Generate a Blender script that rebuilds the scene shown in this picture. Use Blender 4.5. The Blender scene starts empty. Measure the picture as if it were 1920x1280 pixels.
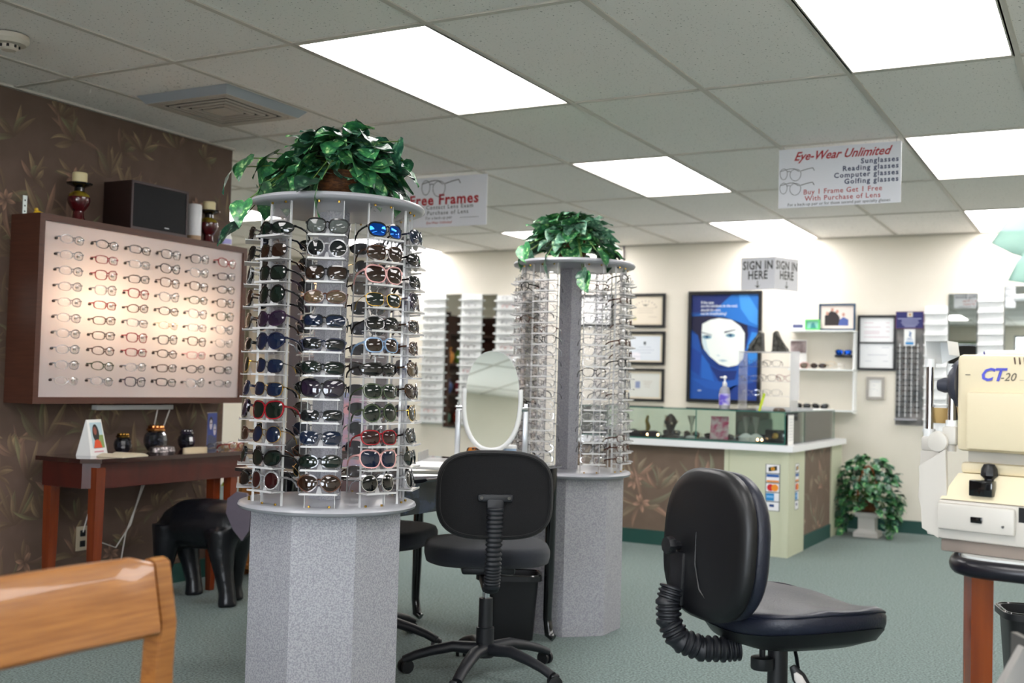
import bpy, bmesh, math, random
from mathutils import Vector, Matrix
random.seed(7)
PI = math.pi
SC = bpy.context.scene
C = SC.collection
# ---------------------------------------------------------------- camera
cam = bpy.data.objects.new('camera', bpy.data.cameras.new('camera')); C.objects.link(cam)
r_ = Vector((0.878168, 0.477575, 0.027249)); u_ = Vector((-0.006147, -0.045693, 0.998937)); w_ = Vector((-0.478312, 0.877402, 0.037191))
cam.matrix_world = Matrix(((r_.x, u_.x, -w_.x, 0), (r_.y, u_.y, -w_.y, 0), (r_.z, u_.z, -w_.z, 1.105), (0, 0, 0, 1)))
cam.data.sensor_width = 36; cam.data.lens = 38.93
cam.data.clip_start = .05; cam.data.clip_end = 60
cam.data.dof.use_dof = True; cam.data.dof.focus_distance = 3.45; cam.data.dof.aperture_fstop = 3.2
SC.camera = cam
# ---------------------------------------------------------------- world, exposure
wd = bpy.data.worlds.new('world'); SC.world = wd; wd.use_nodes = True
wd.node_tree.nodes['Background'].inputs[0].default_value = (.86, .92, 1, 1)
wd.node_tree.nodes['Background'].inputs[1].default_value = 8.0
SC.view_settings.view_transform = 'Standard'; SC.view_settings.look = 'None'
SC.view_settings.exposure = 1.05; SC.view_settings.gamma = 1; SC.view_settings.use_curve_mapping = False
for wx, ww in ((-.65, 1.9), (2.0, 1.0)):      # daylight enters through the shop windows behind the camera
    pl = bpy.data.lights.new('window_portal', 'AREA'); pl.shape = 'RECTANGLE'; pl.size = ww; pl.size_y = 1.65; pl.cycles.is_portal = True
    po = bpy.data.objects.new('window_portal', pl); C.objects.link(po); po.location = (wx, -3.42, 1.375); po.rotation_euler = (PI/2, 0, PI)
PANEL = 5.4       # radiance of the fluorescent ceiling panels
BOARD = 100.0      # watts of the lamps inside the light board
cy = SC.cycles
cy.max_bounces = 10; cy.diffuse_bounces = 4; cy.glossy_bounces = 4; cy.transmission_bounces = 6; cy.transparent_max_bounces = 40
cy.sample_clamp_indirect = 6; cy.caustics_reflective = False; cy.caustics_refractive = False
cy.use_denoising = True
# ---------------------------------------------------------------- materials
def lin(h):
    if not isinstance(h, str): return tuple(h) + (1,)
    v = [int(h[i:i+2], 16)/255 for i in (0, 2, 4)]
    return tuple((c/12.92 if c <= .04045 else ((c+.055)/1.055)**2.4) for c in v) + (1,)
MATS = {}
def pm(name, col, rough=.5, metal=0, noise=None, bump=None, emit=0, alpha=1, spec=.5, coat=0, sheen=0):
    """noise=(scale, second colour, (sx,sy,sz), sharpness)  bump=(scale, strength)"""
    if name in MATS: return MATS[name]
    m = bpy.data.materials.new(name); m.use_nodes = True; nt = m.node_tree; N = nt.nodes; L = nt.links
    b = N['Principled BSDF']; c = lin(col)
    b.inputs['Base Color'].default_value = c; b.inputs['Roughness'].default_value = rough
    b.inputs['Metallic'].default_value = metal; b.inputs['Alpha'].default_value = alpha
    b.inputs['Specular IOR Level'].default_value = spec; b.inputs['Coat Weight'].default_value = coat
    b.inputs['Sheen Weight'].default_value = sheen
    m.diffuse_color = c
    if emit:
        b.inputs['Emission Color'].default_value = c; b.inputs['Emission Strength'].default_value = emit
    tc = None
    if noise or bump: tc = N.new('ShaderNodeTexCoord')
    if noise:
        sc, c2, st, sh = noise
        mp = N.new('ShaderNodeMapping'); mp.inputs['Scale'].default_value = st
        L.new(tc.outputs['Object'], mp.inputs[0])
        n = N.new('ShaderNodeTexNoise'); n.inputs['Scale'].default_value = sc; n.inputs['Detail'].default_value = 5
        L.new(mp.outputs[0], n.inputs['Vector'])
        rp = N.new('ShaderNodeValToRGB'); rp.color_ramp.elements[0].position = .5-sh; rp.color_ramp.elements[1].position = .5+sh
        rp.color_ramp.elements[0].color = c; rp.color_ramp.elements[1].color = lin(c2)
        L.new(n.outputs['Fac'], rp.inputs[0]); L.new(rp.outputs[0], b.inputs['Base Color'])
    if bump:
        n2 = N.new('ShaderNodeTexNoise'); n2.inputs['Scale'].default_value = bump[0]; n2.inputs['Detail'].default_value = 4
        L.new(tc.outputs['Object'], n2.inputs['Vector'])
        bp = N.new('ShaderNodeBump'); bp.inputs['Strength'].default_value = bump[1]; bp.inputs['Distance'].default_value = .004
        L.new(n2.outputs['Fac'], bp.inputs['Height']); L.new(bp.outputs[0], b.inputs['Normal'])
    MATS[name] = m; return m
def clear(name, col='ffffff', op=.12, rough=.03, edge=.5, refl=1.1):
    """thin clear sheet: mostly see-through, mirror-like at grazing angles"""
    if name in MATS: return MATS[name]
    m = bpy.data.materials.new(name); m.use_nodes = True; nt = m.node_tree; N = nt.nodes; L = nt.links
    for n in list(N): N.remove(n)
    o = N.new('ShaderNodeOutputMaterial'); t = N.new('ShaderNodeBsdfTransparent'); g = N.new('ShaderNodeBsdfGlossy')
    g.inputs['Roughness'].default_value = rough; t.inputs[0].default_value = lin(col)
    d = N.new('ShaderNodeBsdfDiffuse'); d.inputs[0].default_value = lin(col)
    f = N.new('ShaderNodeFresnel'); f.inputs[0].default_value = 1.5
    mx = N.new('ShaderNodeMixShader'); m2 = N.new('ShaderNodeMixShader'); m2.inputs[0].default_value = op
    ml = N.new('ShaderNodeMath'); ml.operation = 'MULTIPLY_ADD'; ml.inputs[1].default_value = refl; ml.inputs[2].default_value = 0; ml.use_clamp = True
    L.new(f.outputs[0], ml.inputs[0]); L.new(ml.outputs[0], mx.inputs[0]); L.new(t.outputs[0], m2.inputs[1]); L.new(d.outputs[0], m2.inputs[2])
    L.new(m2.outputs[0], mx.inputs[1]); L.new(g.outputs[0], mx.inputs[2]); L.new(mx.outputs[0], o.inputs[0])
    m.diffuse_color = lin(col); MATS[name] = m; return m
# ---------------------------------------------------------------- mesh builder
class B:
    def __init__(s): s.bm = bmesh.new(); s.m = 0; s.M = Matrix()
    def mesh(s, vs, fs, M=None):
        M = s.M @ (M or Matrix())
        v = [s.bm.verts.new(M @ Vector(p)) for p in vs]
        for f in fs:
            try: q = s.bm.faces.new([v[i] for i in f]); q.material_index = s.m
            except ValueError: pass
        return v
    def box(s, c, d, M=None, bev=0, seg=2):
        r = bmesh.ops.create_cube(s.bm, size=1)
        T = s.M @ (M or Matrix()) @ Matrix.Translation(c) @ Matrix.Diagonal((d[0], d[1], d[2], 1))
        bmesh.ops.transform(s.bm, matrix=T, verts=r['verts'])
        fs = list({f for v in r['verts'] for f in v.link_faces})
        for f in fs: f.material_index = s.m
        if bev:
            es = list({e for v in r['verts'] for e in v.link_edges})
            o = bmesh.ops.bevel(s.bm, geom=es, offset=bev, segments=seg, affect='EDGES', profile=.5)
            for f in o['faces']: f.material_index = s.m
        return s
    def bb(s, x0, x1, y0, y1, z0, z1, bev=0, M=None):
        return s.box(((x0+x1)/2, (y0+y1)/2, (z0+z1)/2), (abs(x1-x0), abs(y1-y0), abs(z1-z0)), M, bev)
    def tube(s, pts, r, seg=8, M=None, flat=1, cap=True, closed=False):
        pts = [Vector(p) for p in pts]; n = len(pts); rr = r if isinstance(r, (list, tuple)) else [r]*n
        vs = []; fs = []; up = None
        for i, p in enumerate(pts):
            a = pts[(i-1) % n] if (i or closed) else p; b = pts[(i+1) % n] if (i < n-1 or closed) else p
            t = (b-a).normalized()
            if up is None:
                up = Vector((0, 0, 1)) if abs(t.z) < .9 else Vector((0, 1, 0))
            sd = t.cross(up).normalized(); up = sd.cross(t).normalized()
            for k in range(seg):
                g = 2*PI*k/seg
                vs.append(p + sd*math.cos(g)*rr[i] + up*math.sin(g)*rr[i]*flat)
        m = n if closed else n-1
        for i in range(m):
            j = (i+1) % n
            for k in range(seg):
                k2 = (k+1) % seg
                fs.append((i*seg+k, i*seg+k2, j*seg+k2, j*seg+k))
        if cap and not closed:
            fs.append(tuple(range(seg))[::-1]); fs.append(tuple((n-1)*seg+k for k in range(seg)))
        s.mesh(vs, fs, M); return s
    def lathe(s, prof, seg=24, c=(0, 0, 0), M=None, start=0, caps=True, n=2):
        """profile of (r, z); n>2 gives a superellipse section; r may be (rx, ry)"""
        vs = []; fs = []
        for (r, z) in prof:
            rx, ry = r if isinstance(r, tuple) else (r, r)
            for k in range(seg):
                g = start + 2*PI*k/seg; co, si = math.cos(g), math.sin(g)
                if n != 2: co, si = math.copysign(abs(co)**(2/n), co), math.copysign(abs(si)**(2/n), si)
                vs.append((c[0]+rx*co, c[1]+ry*si, c[2]+z))
        for i in range(len(prof)-1):
            for k in range(seg):
                k2 = (k+1) % seg; fs.append((i*seg+k, i*seg+k2, (i+1)*seg+k2, (i+1)*seg+k))
        if caps:
            fs.append(tuple(range(seg))[::-1]); fs.append(tuple((len(prof)-1)*seg+k for k in range(seg)))
        s.mesh(vs, fs, M); return s
    def prism(s, poly, z0, z1, M=None):
        n = len(poly); vs = [(x, y, z0) for x, y in poly]+[(x, y, z1) for x, y in poly]
        fs = [tuple(range(n))[::-1], tuple(range(n, 2*n))]+[(i, (i+1) % n, n+(i+1) % n, n+i) for i in range(n)]
        s.mesh(vs, fs, M); return s
    def ring(s, a, b, f0, f1, M=None):
        """flat ring between loops a (outer) and b (inner) of 3D-able points; f0/f1 map (x, z) to front/back point"""
        n = len(a); vs = [f0(*p) for p in a]+[f0(*p) for p in b]+[f1(*p) for p in a]+[f1(*p) for p in b]; fs = []
        for i in range(n):
            j = (i+1) % n
            fs += [(i, j, n+j, n+i), (2*n+j, 2*n+i, 3*n+i, 3*n+j), (j, i, 2*n+i, 2*n+j), (n+i, n+j, 3*n+j, 3*n+i)]
        s.mesh(vs, fs, M); return s
    def done(s, name, mats, parent=None, smooth=35, loc=None, rot=None, fix=True):
        if fix: bmesh.ops.recalc_face_normals(s.bm, faces=s.bm.faces)
        me = bpy.data.meshes.new(name); s.bm.to_mesh(me); s.bm.free()
        for m in (mats if isinstance(mats, (list, tuple)) else [mats]): me.materials.append(m)
        if smooth:
            me.polygons.foreach_set('use_smooth', [True]*len(me.polygons))
            if smooth < 180: me.set_sharp_from_angle(angle=math.radians(smooth))
        o = bpy.data.objects.new(name, me); C.objects.link(o)
        if parent: o.parent = parent
        if loc: o.location = loc
        if rot: o.rotation_euler = rot
        return o
def tag(o, label=None, cat=None, group=None, kind=None):
    for k, v in (('label', label), ('category', cat), ('group', group), ('kind', kind)):
        if v: o[k] = v
    return o
def thing(name, label, cat, loc=(0, 0, 0), rz=0, group=None):
    o = bpy.data.objects.new(name, None); C.objects.link(o); o.empty_display_size = .1
    o.location = loc; o.rotation_euler = (0, 0, rz); return tag(o, label, cat, group)
def cp(o, parent=None):
    c = o.copy(); C.objects.link(c); c.parent = parent
    for k in o.children: cp(k, c)
    return c
def text(s, size, mat, parent, M, sx=1, shear=0, bold=0, align='CENTER', name='lettering', sp=1):
    cu = bpy.data.curves.new('t', 'FONT'); cu.body = s; cu.size = size; cu.shear = shear; cu.offset = bold*size
    cu.align_x = align; cu.resolution_u = 2; cu.space_character = sp
    t = bpy.data.objects.new('t', cu); C.objects.link(t)
    me = bpy.data.meshes.new_from_object(t)
    bpy.data.objects.remove(t); bpy.data.curves.remove(cu)
    me.transform(M @ Matrix.Diagonal((sx, 1, 1, 1))); me.materials.clear(); me.materials.append(mat)
    o = bpy.data.objects.new(name, me); C.objects.link(o)
    if parent: o.parent = parent
    return o
T = Matrix.Translation
def R(a, ax): return Matrix.Rotation(math.radians(a), 4, ax)
FACE_Y = R(90, 'X')            # text plane that faces -y, x to the right
def faceY(x, y, z): return T((x, y, z)) @ FACE_Y
def struct(name, b, m, smooth=0, parent=None):
    o = b.done(name, m, parent, smooth=smooth)
    if not parent: o['kind'] = 'structure'
    return o
# palette
CREAM = pm('cream wall paint', 'ebe5d8', .8, bump=(60, .06), noise=(3, 'e6e0d2', (1, 1, 1), .2))
BROWNWALL = pm('brown wallpaper', '58463b', .75, noise=(9, '68544a', (1, 1, 1), .35), bump=(250, .12))
BROWNPANEL = pm('counter wallpaper', '69594c', .75, noise=(9, '766558', (1, 1, 1), .35), bump=(250, .12))
TEAL = pm('dark green vinyl base', '1d4a44', .5)
SAGE = pm('sage green panel', 'c8ccb2', .55, bump=(40, .03))
CARPET = pm('green carpet', '425351', .95, noise=(110, '778a87', (1, 1, 1), .13), bump=(300, .7), sheen=.15)
TILE = None
WHITE = pm('white plastic', 'eef0f0', .35)
BLACK = pm('black plastic', '15161a', .4)
BLACKG = pm('black gloss', '0a0b0e', .12, coat=.5)
CHROME = pm('chrome', 'd8dadd', .12, 1)
STEEL = pm('brushed steel', '9a9da2', .35, 1)
GOLD = pm('gold metal', 'c9a24c', .25, 1)
WALNUT = pm('walnut frame', '5c3628', .45, noise=(6, '43261c', (1, 1, 12), .3))
MAHOG = pm('mahogany', '531d15', .35, noise=(7, '38120d', (2, 2, .5), .3), coat=.1)
MAHOGL = pm('mahogany leg', '8a3c1a', .25, noise=(9, '5c2410', (3, 3, .3), .3), coat=.3)
OAK = pm('oak', 'b97c3c', .3, noise=(14, '9c6128', (6, .6, 10), .25), coat=.3, bump=(90, .05))
MIRROR = pm('mirror', 'e8ecea', .01, 1)
PAPER = pm('paper', 'f1f1ee', .7)
# ================================================================= setting
ZC = 2.37; XL = -4.37; YB = 9.27
b = B(); b.bb(-8, 2.8, -3.4, YB+.1, -.1, 0); floor = struct('floor', b, CARPET)
b = B(); b.bb(-8, 2.8, YB, YB+.1, 0, ZC+.2); wall_back = struct('wall_back', b, CREAM)
b = B(); b.bb(XL-.12, XL, -3.4, 4.67, 0, ZC+.2); wall_left = struct('wall_left', b, BROWNWALL)
b = B(); b.bb(-8, XL-.12, 4.4, 4.5, 0, ZC+.2); struct('wall_alcove_front', b, CREAM)
b = B(); b.bb(-8, -7.9, 4.5, YB, 0, ZC+.2); struct('wall_alcove_left', b, CREAM)
b = B(); b.bb(2.7, 2.8, -3.4, YB, 0, ZC+.2); struct('wall_right', b, CREAM)
b = B(); b.bb(XL, -3.0, -3.4, -3.3, 0, 2.2); b.bb(-2.0, -1.6, -3.4, -3.3, 0, 2.2); b.bb(-1.6, .3, -3.4, -3.3, 0, .55); b.bb(.3, 1.5, -3.4, -3.3, 0, 2.2); b.bb(1.5, 2.5, -3.4, -3.3, 0, .55); b.bb(2.5, 2.7, -3.4, -3.3, 0, 2.2); b.bb(XL, 2.7, -3.4, -3.3, 2.2, ZC+.2); b.bb(-3.0, -2.0, -3.4, -3.3, 2.05, 2.2)
struct('wall_front', b, CREAM)
b = B(); b.bb(-3.0, -2.94, -3.32, -3.24, 0, 2.09); b.bb(-2.06, -2.0, -3.32, -3.24, 0, 2.09); b.bb(-3.0, -2.0, -3.32, -3.24, 2.03, 2.09)
door = struct('door_1', b, pm('door trim', '7d8a6c', .5))
for wi, (wa, wb) in enumerate(((-1.6, .3), (1.5, 2.5))):
    b = B()
    for x in (wa+.02, (wa+wb)/2, wb-.02): b.bb(x-.02, x+.02, -3.37, -3.33, .55, 2.2)
    for z in (.57, 2.18): b.bb(wa+.04, wb-.04, -3.37, -3.33, z-.02, z+.02)
    wn = struct('window_%d' % (wi+1), b, pm('anodised frame', '8c8e90', .4, .6))
b = B(); b.bb(-12, 12, -20, -3.42, -.12, -.02); struct('pavement', b, pm('pavement', 'a8a6a0', .9))
b = B(); b.bb(-2.94, -2.06, -3.38, -3.34, 0, 2.03); b.done('door_leaf', pm('dark door', '1c1513', .5), door, smooth=0)
for nm, a in (('baseboard_back', (-8, 2.7, YB-.012, YB, 0, .1)), ('baseboard_left', (XL, XL+.012, -3.3, 4.67, 0, .1)), ('baseboard_right', (2.688, 2.7, -3.3, YB, 0, .1)),
              ('baseboard_wall_end', (XL-.12, XL+.012, 4.67, 4.682, 0, .1))):
    b = B(); b.bb(*a); struct(nm, b, TEAL)
# printed leaf pattern of the wallpaper -----------------------------------
def leafmat(name, base):
    m = bpy.data.materials.new(name); m.use_nodes = True; nt = m.node_tree
    a = nt.nodes.new('ShaderNodeVertexColor'); a.layer_name = 'Col'
    nt.links.new(a.outputs[0], nt.nodes['Principled BSDF'].inputs[0]); nt.nodes['Principled BSDF'].inputs['Roughness'].default_value = .72
    return m
def leafprint(name, W, H, n, M, parent, base, tips, seed, size=1):
    rnd = random.Random(seed); bm = bmesh.new(); cl = bm.loops.layers.float_color.new('Col'); base = lin(base); off = 0
    def blade(x, y, ang, ln, wd, bend, tip, z, fr=0):
        prev = None
        for i in range(7):
            t = i/6; a = ang + bend*t; 
            w = wd*math.sin(PI*min(1, (t*.93+.07)))**.8 if t < 1 else 0
            nx, ny = math.cos(a), math.sin(a)
            p = (Vector((x-ny*w, y+nx*w)), Vector((x+ny*w, y-nx*w)), t); c = Vector((x, y))
            if prev:
                for s in (0, 1):
                    q = [prev[0][s], prev[1], c, p[s]]
                    if any(not (0 < v.x < W and 0 < v.y < H) for v in q): continue
                    try: f = bm.faces.new([bm.verts.new(M @ Vector((v.x, v.y, z))) for v in q])
                    except ValueError: continue
                    for k, l in enumerate(f.loops):
                        tt = (prev[0][2], prev[0][2], t, t)[k]
                        g = min(1, tt*1.5)*(.55 if s else 1)*(.85 if k in (1, 2) else 1)
                        l[cl] = tuple(base[j]*(1-g)+tip[j]*g for j in range(3))+(1,)
            prev = (p, c); x += nx*ln/6; y += ny*ln/6
    cols = max(1, round(W/(.22*size))); rows = max(1, round(H/(.21*size)))
    for i in range(cols):
        for j in range(rows):
            cx = (i+.5*(j % 2)+rnd.uniform(-.35, .35))*W/cols; cyy = (j+.3+rnd.uniform(-.35, .35))*H/rows
            ln = rnd.uniform(.12, .27)*size; kind = rnd.random(); k = rnd.randint(7, 12); tw = rnd.uniform(-.6, .6)
            for q in range(k):
                off += 1
                a = PI/2 + tw + (q/(k-1)-.5)*rnd.uniform(1.2, 3.4) + rnd.uniform(-.25, .25) if kind < .85 else rnd.uniform(0, 2*PI)
                tp = lin(rnd.choice(tips)); f = rnd.uniform(.2, .8)
                blade(cx, cyy, a, ln*rnd.uniform(.55, 1.1), rnd.uniform(.007, .018)*size, rnd.uniform(-1.2, 1.2), tuple(t*f+base[i2]*(1-f) for i2, t in enumerate(tp[:3])), .0004+.000002*off)
            if kind > .8:
                tp = lin(tips[-1])
                for q in range(6):
                    off += 1
                    blade(cx, cyy, 2*PI*q/6+rnd.random(), .055*size, .011*size, 0, tp, .0004+.000002*off)
    me = bpy.data.meshes.new(name); bm.to_mesh(me); bm.free(); me.materials.append(leafmat(name, base))
    o = bpy.data.objects.new(name, me); C.objects.link(o); o.parent = parent; o['kind'] = 'stuff'; return o
# left wall: local x along +y world, y up, normal +x
ML = Matrix(((0, 0, 1, XL), (1, 0, 0, 1.0), (0, 1, 0, .1), (0, 0, 0, 1)))
leafprint('printed_leaves', 3.665, ZC-.1, 0, ML, wall_left, '58463b', ['9a8262', '868460', 'ab9470', '7c6650', 'a07c68'], 3, .95)
# ceiling -----------------------------------------------------------------
TILE = bpy.data.materials.new('pitted ceiling tile'); TILE.use_nodes = True
nt = TILE.node_tree; bs = nt.nodes['Principled BSDF']; bs.inputs['Roughness'].default_value = .9
tc = nt.nodes.new('ShaderNodeTexCoord'); vo = nt.nodes.new('ShaderNodeTexNoise'); vo.inputs['Scale'].default_value = 95; vo.inputs['Detail'].default_value = 2.5
rp = nt.nodes.new('ShaderNodeValToRGB'); rp.color_ramp.elements[0].position = .29; rp.color_ramp.elements[1].position = .36
rp.color_ramp.elements[0].color = lin('8f8a84'); rp.color_ramp.elements[1].color = lin('f8f3ee')
nt.links.new(tc.outputs['Object'], vo.inputs['Vector']); nt.links.new(vo.outputs[0], rp.inputs[0]); nt.links.new(rp.outputs[0], bs.inputs[0])
bp = nt.nodes.new('ShaderNodeBump'); bp.inputs['Strength'].default_value = .35; bp.inputs['Distance'].default_value = .003
nt.links.new(vo.outputs[0], bp.inputs['Height']); nt.links.new(bp.outputs[0], bs.inputs['Normal'])
GRID = pm('white painted grid', 'c8c2b8', .5)
b = B(); b.bb(-8, 2.8, -3.4, YB+.1, ZC+.16, ZC+.22); ceiling = struct('ceiling', b, pm('plenum', '55524d', .9))
GX = [(-5.536+i)*.61 for i in range(-8, 11)]; GY = [(5.3346+2*j)*.61 for j in range(-6, 6)]
b = B(); b.bb(-.295, .295, -.6, .6, 0, .015); tm = b.done('tile', TILE, ceiling, smooth=0).data
bpy.data.objects.remove(bpy.data.objects['tile'])
LIGHTS = {(1, 0), (4, 0), (-2, 2), (1, 2), (4, 2), (-2, 4), (1, 4), (4, 4), (1, -2), (4, -2), (7, 0), (7, 2), (7, 4), (1, -4), (4, -4), (7, -2), (7, -4), (-2, -2), (-2, -4), (-5, 4), (-5, 2)}
def inroom(x, y):
    if y > YB or y < -3.3 or x > 2.7 or x < -7.9: return False
    return not (x < XL and y < 4.5)
for i in range(-8, 10):
    for j in range(-6, 6):
        x0, y0 = (-5.536+i)*.61, (5.3346+2*j)*.61
        if (i, j) in LIGHTS or (i, j) == (-1, 0): continue
        if not (inroom(x0+.3, y0+.2) or inroom(x0+.55, y0+1.1) or inroom(x0+.05, y0+.1)): continue
        if y0+1.2 > YB or x0+.6 > 2.7 or x0 < -7.9 or (x0 < XL and x0+.6 > XL and y0 < 4.5) or y0 < -3.3:
            # cut tile at the wall
            xa = max(x0+.01, -7.9) if y0+.6 > 4.5 else max(x0+.01, XL); xb = min(x0+.6, 2.7); ya = max(y0+.01, -3.3); yb = min(y0+1.21, YB)
            if xb-xa < .02 or yb-ya < .02: continue
            q = B(); q.bb(xa, xb, ya, yb, ZC+.006, ZC+.02); q.done('tile', TILE, ceiling, smooth=0)
        else:
            t = bpy.data.objects.new('tile', tm); C.objects.link(t); t.parent = ceiling; t.location = (x0+.305, y0+.61, ZC+.006)
for x in GX:
    if -7.9 < x < 2.7:
        y0 = -3.3 if x > XL else 4.5
        q = B(); q.bb(x-.012, x+.012, y0, YB, ZC, ZC+.03); q.done('grid_bar', GRID, ceiling, smooth=0)
for y in GY:
    if -3.3 < y < YB:
        q = B(); q.bb(XL if y < 4.5 else -7.9, 2.7, y-.012, y+.012, ZC+.0006, ZC+.03); q.done('grid_bar', GRID, ceiling, smooth=0)
b = B(); b.bb(-7.9, 2.7, YB-.02, YB, ZC-.004, ZC+.02); b.done('wall_angle', GRID, ceiling, smooth=0)
b = B(); b.bb(XL, XL+.02, -3.3, 4.67, ZC-.004, ZC+.02); b.done('wall_angle', GRID, ceiling, smooth=0)
# lights
LAB = {(1, 0): 'bright fluorescent ceiling panel above the near sunglasses tower, largest whole panel', (4, 0): 'bright fluorescent ceiling panel cut by the top edge, nearest the camera on the right',
       (-2, 2): 'fluorescent ceiling panel hidden behind the plant on the near tower', (1, 2): 'fluorescent ceiling panel above and right of the far plant', (4, 2): 'fluorescent ceiling panel right of the eye-wear sign, cut by the right edge',
       (-2, 4): 'fluorescent ceiling panel just left of the far plant', (1, 4): 'fluorescent ceiling panel by the back wall above the sign-in sign', (4, 4): 'fluorescent ceiling panel touching the back wall at the right edge'}
DIFF = pm('lit acrylic diffuser', (1, .965, .955), .4, emit=PANEL)
proto = None
for (i, j) in sorted(LIGHTS):
    x0, y0 = (-5.536+i)*.61, (5.3346+2*j)*.61; y1 = min(y0+1.22, YB)
    if x0 < XL and y0 < 4.5 or not (-3.3 < y0): continue
    lab = LAB.get((i, j), 'fluorescent ceiling panel outside the picture, beyond the camera or the right edge')
    t = thing('ceiling_light', lab, 'light', (x0+.305, (y0+y1)/2, ZC), 0, 'fluorescent ceiling panels'); h = (y1-y0)/2
    b = B()
    for s in (-1, 1):
        b.bb(s*.293-.006, s*.293+.006, -h+.012, h-.012, .0, .05); b.bb(-.299, .299, s*(h-.018)-.006, s*(h-.018)+.006, .001, .05)
    b.bb(-.299, .299, -h+.012, h-.012, .05, .056); b.done('light_frame', GRID, t, smooth=0)
    b = B(); b.bb(-.286, .286, -h+.025, h-.025, .006, .012); b.done('diffuser', DIFF, t, smooth=0)
# air vent
t = thing('ceiling_vent', 'square stepped metal air vent on the ceiling above the speaker', 'vent', (-3.682, 3.864, ZC))
VM = pm('vent metal', 'b5ada2', .5); VD = pm('vent throat', '171412', .9)
b = B(); b.bb(-.29, .29, -.6, .6, .005, .012); b.done('backing_panel', TILE, t, smooth=0)
def sq(a): return [(-a, -a), (a, -a), (a, a), (-a, a)]
b = B(); b.mesh([(x, y, .004) for x, y in sq(.275)]+[(x, y, -.03) for x, y in sq(.245)], [(q, (q+1) % 4, 4+(q+1) % 4, 4+q) for q in range(4)]); b.done('skirt', pm('vent skirt', '9aa0a6', .45), t, smooth=0)
b = B(); b.bb(-.244, .244, -.244, .244, -.0265, -.0255); b.done('gap_shade', VD, t, smooth=0)  # black sheet just above the rings, paints the shade in their gaps
for k in range(6):
    o1 = .245-.036*k; i1 = o1-(.03 if k == 0 else .014); b = B()
    if k == 5: b.bb(-o1, o1, -o1, o1, -.034, -.027)
    else: b.ring(sq(o1), sq(i1), lambda x, y: (x, y, -.031-.001*k), lambda x, y: (x, y, -.027))
    b.done('vent_ring', VM, t, smooth=0)
# smoke detector
t = thing('smoke_detector', 'round off-white smoke detector on the ceiling at the left edge', 'smoke detector', (-3.70, 2.73, ZC))
SDM = pm('aged plastic', 'cfc6b8', .5)
b = B(); b.lathe([(.07, 0), (.072, -.02), (.06, -.034), (.03, -.036)], 28); b.done('housing', SDM, t)
b = B(); b.lathe([(.034, -.036), (.034, -.05), (.026, -.056)], 16); b.done('sensor_cap', SDM, t)
for k in range(8):
    a = k*PI/4; b = B(); b.box((.035*math.cos(a), .035*math.sin(a), -.043), (.008, .006, .01), None); b.done('slot', BLACK, t, smooth=0)
# ================================================================= eyewear
def outline(shape, a=.027, hb=.02, N=22):
    P = dict(square=(3.2, .06, .12), round=(2, 0, 0), rect=(3.4, .04, .06), oval=(2.3, .03, 0), cat=(2.6, .28, .16), aviator=(2.2, -.05, .3), wrap=(2.4, .1, .1), big=(3, .12, .18))[shape]
    n, tilt, tap = P; k = dict(square=(1, .98), round=(.9, 1.2), rect=(1.04, .8), oval=(1.02, .84), cat=(1.04, 1), aviator=(1.06, 1.12), wrap=(1.2, .82), big=(1.12, 1.22))[shape]
    out = []
    for i in range(N):
        g = 2*PI*i/N; c, s = math.cos(g), math.sin(g)
        x = math.copysign(abs(c)**(2/n), c); y = math.copysign(abs(s)**(2/n), s)
        y2 = y+tilt*x*(1 if y > 0 else .3); x2 = x*(1-tap*max(0, -y))+(-.1*max(0, -y)*(x > 0) if shape == 'aviator' else 0)
        out.append((x2*a*k[0], y2*hb*k[1]))
    return out
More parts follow.
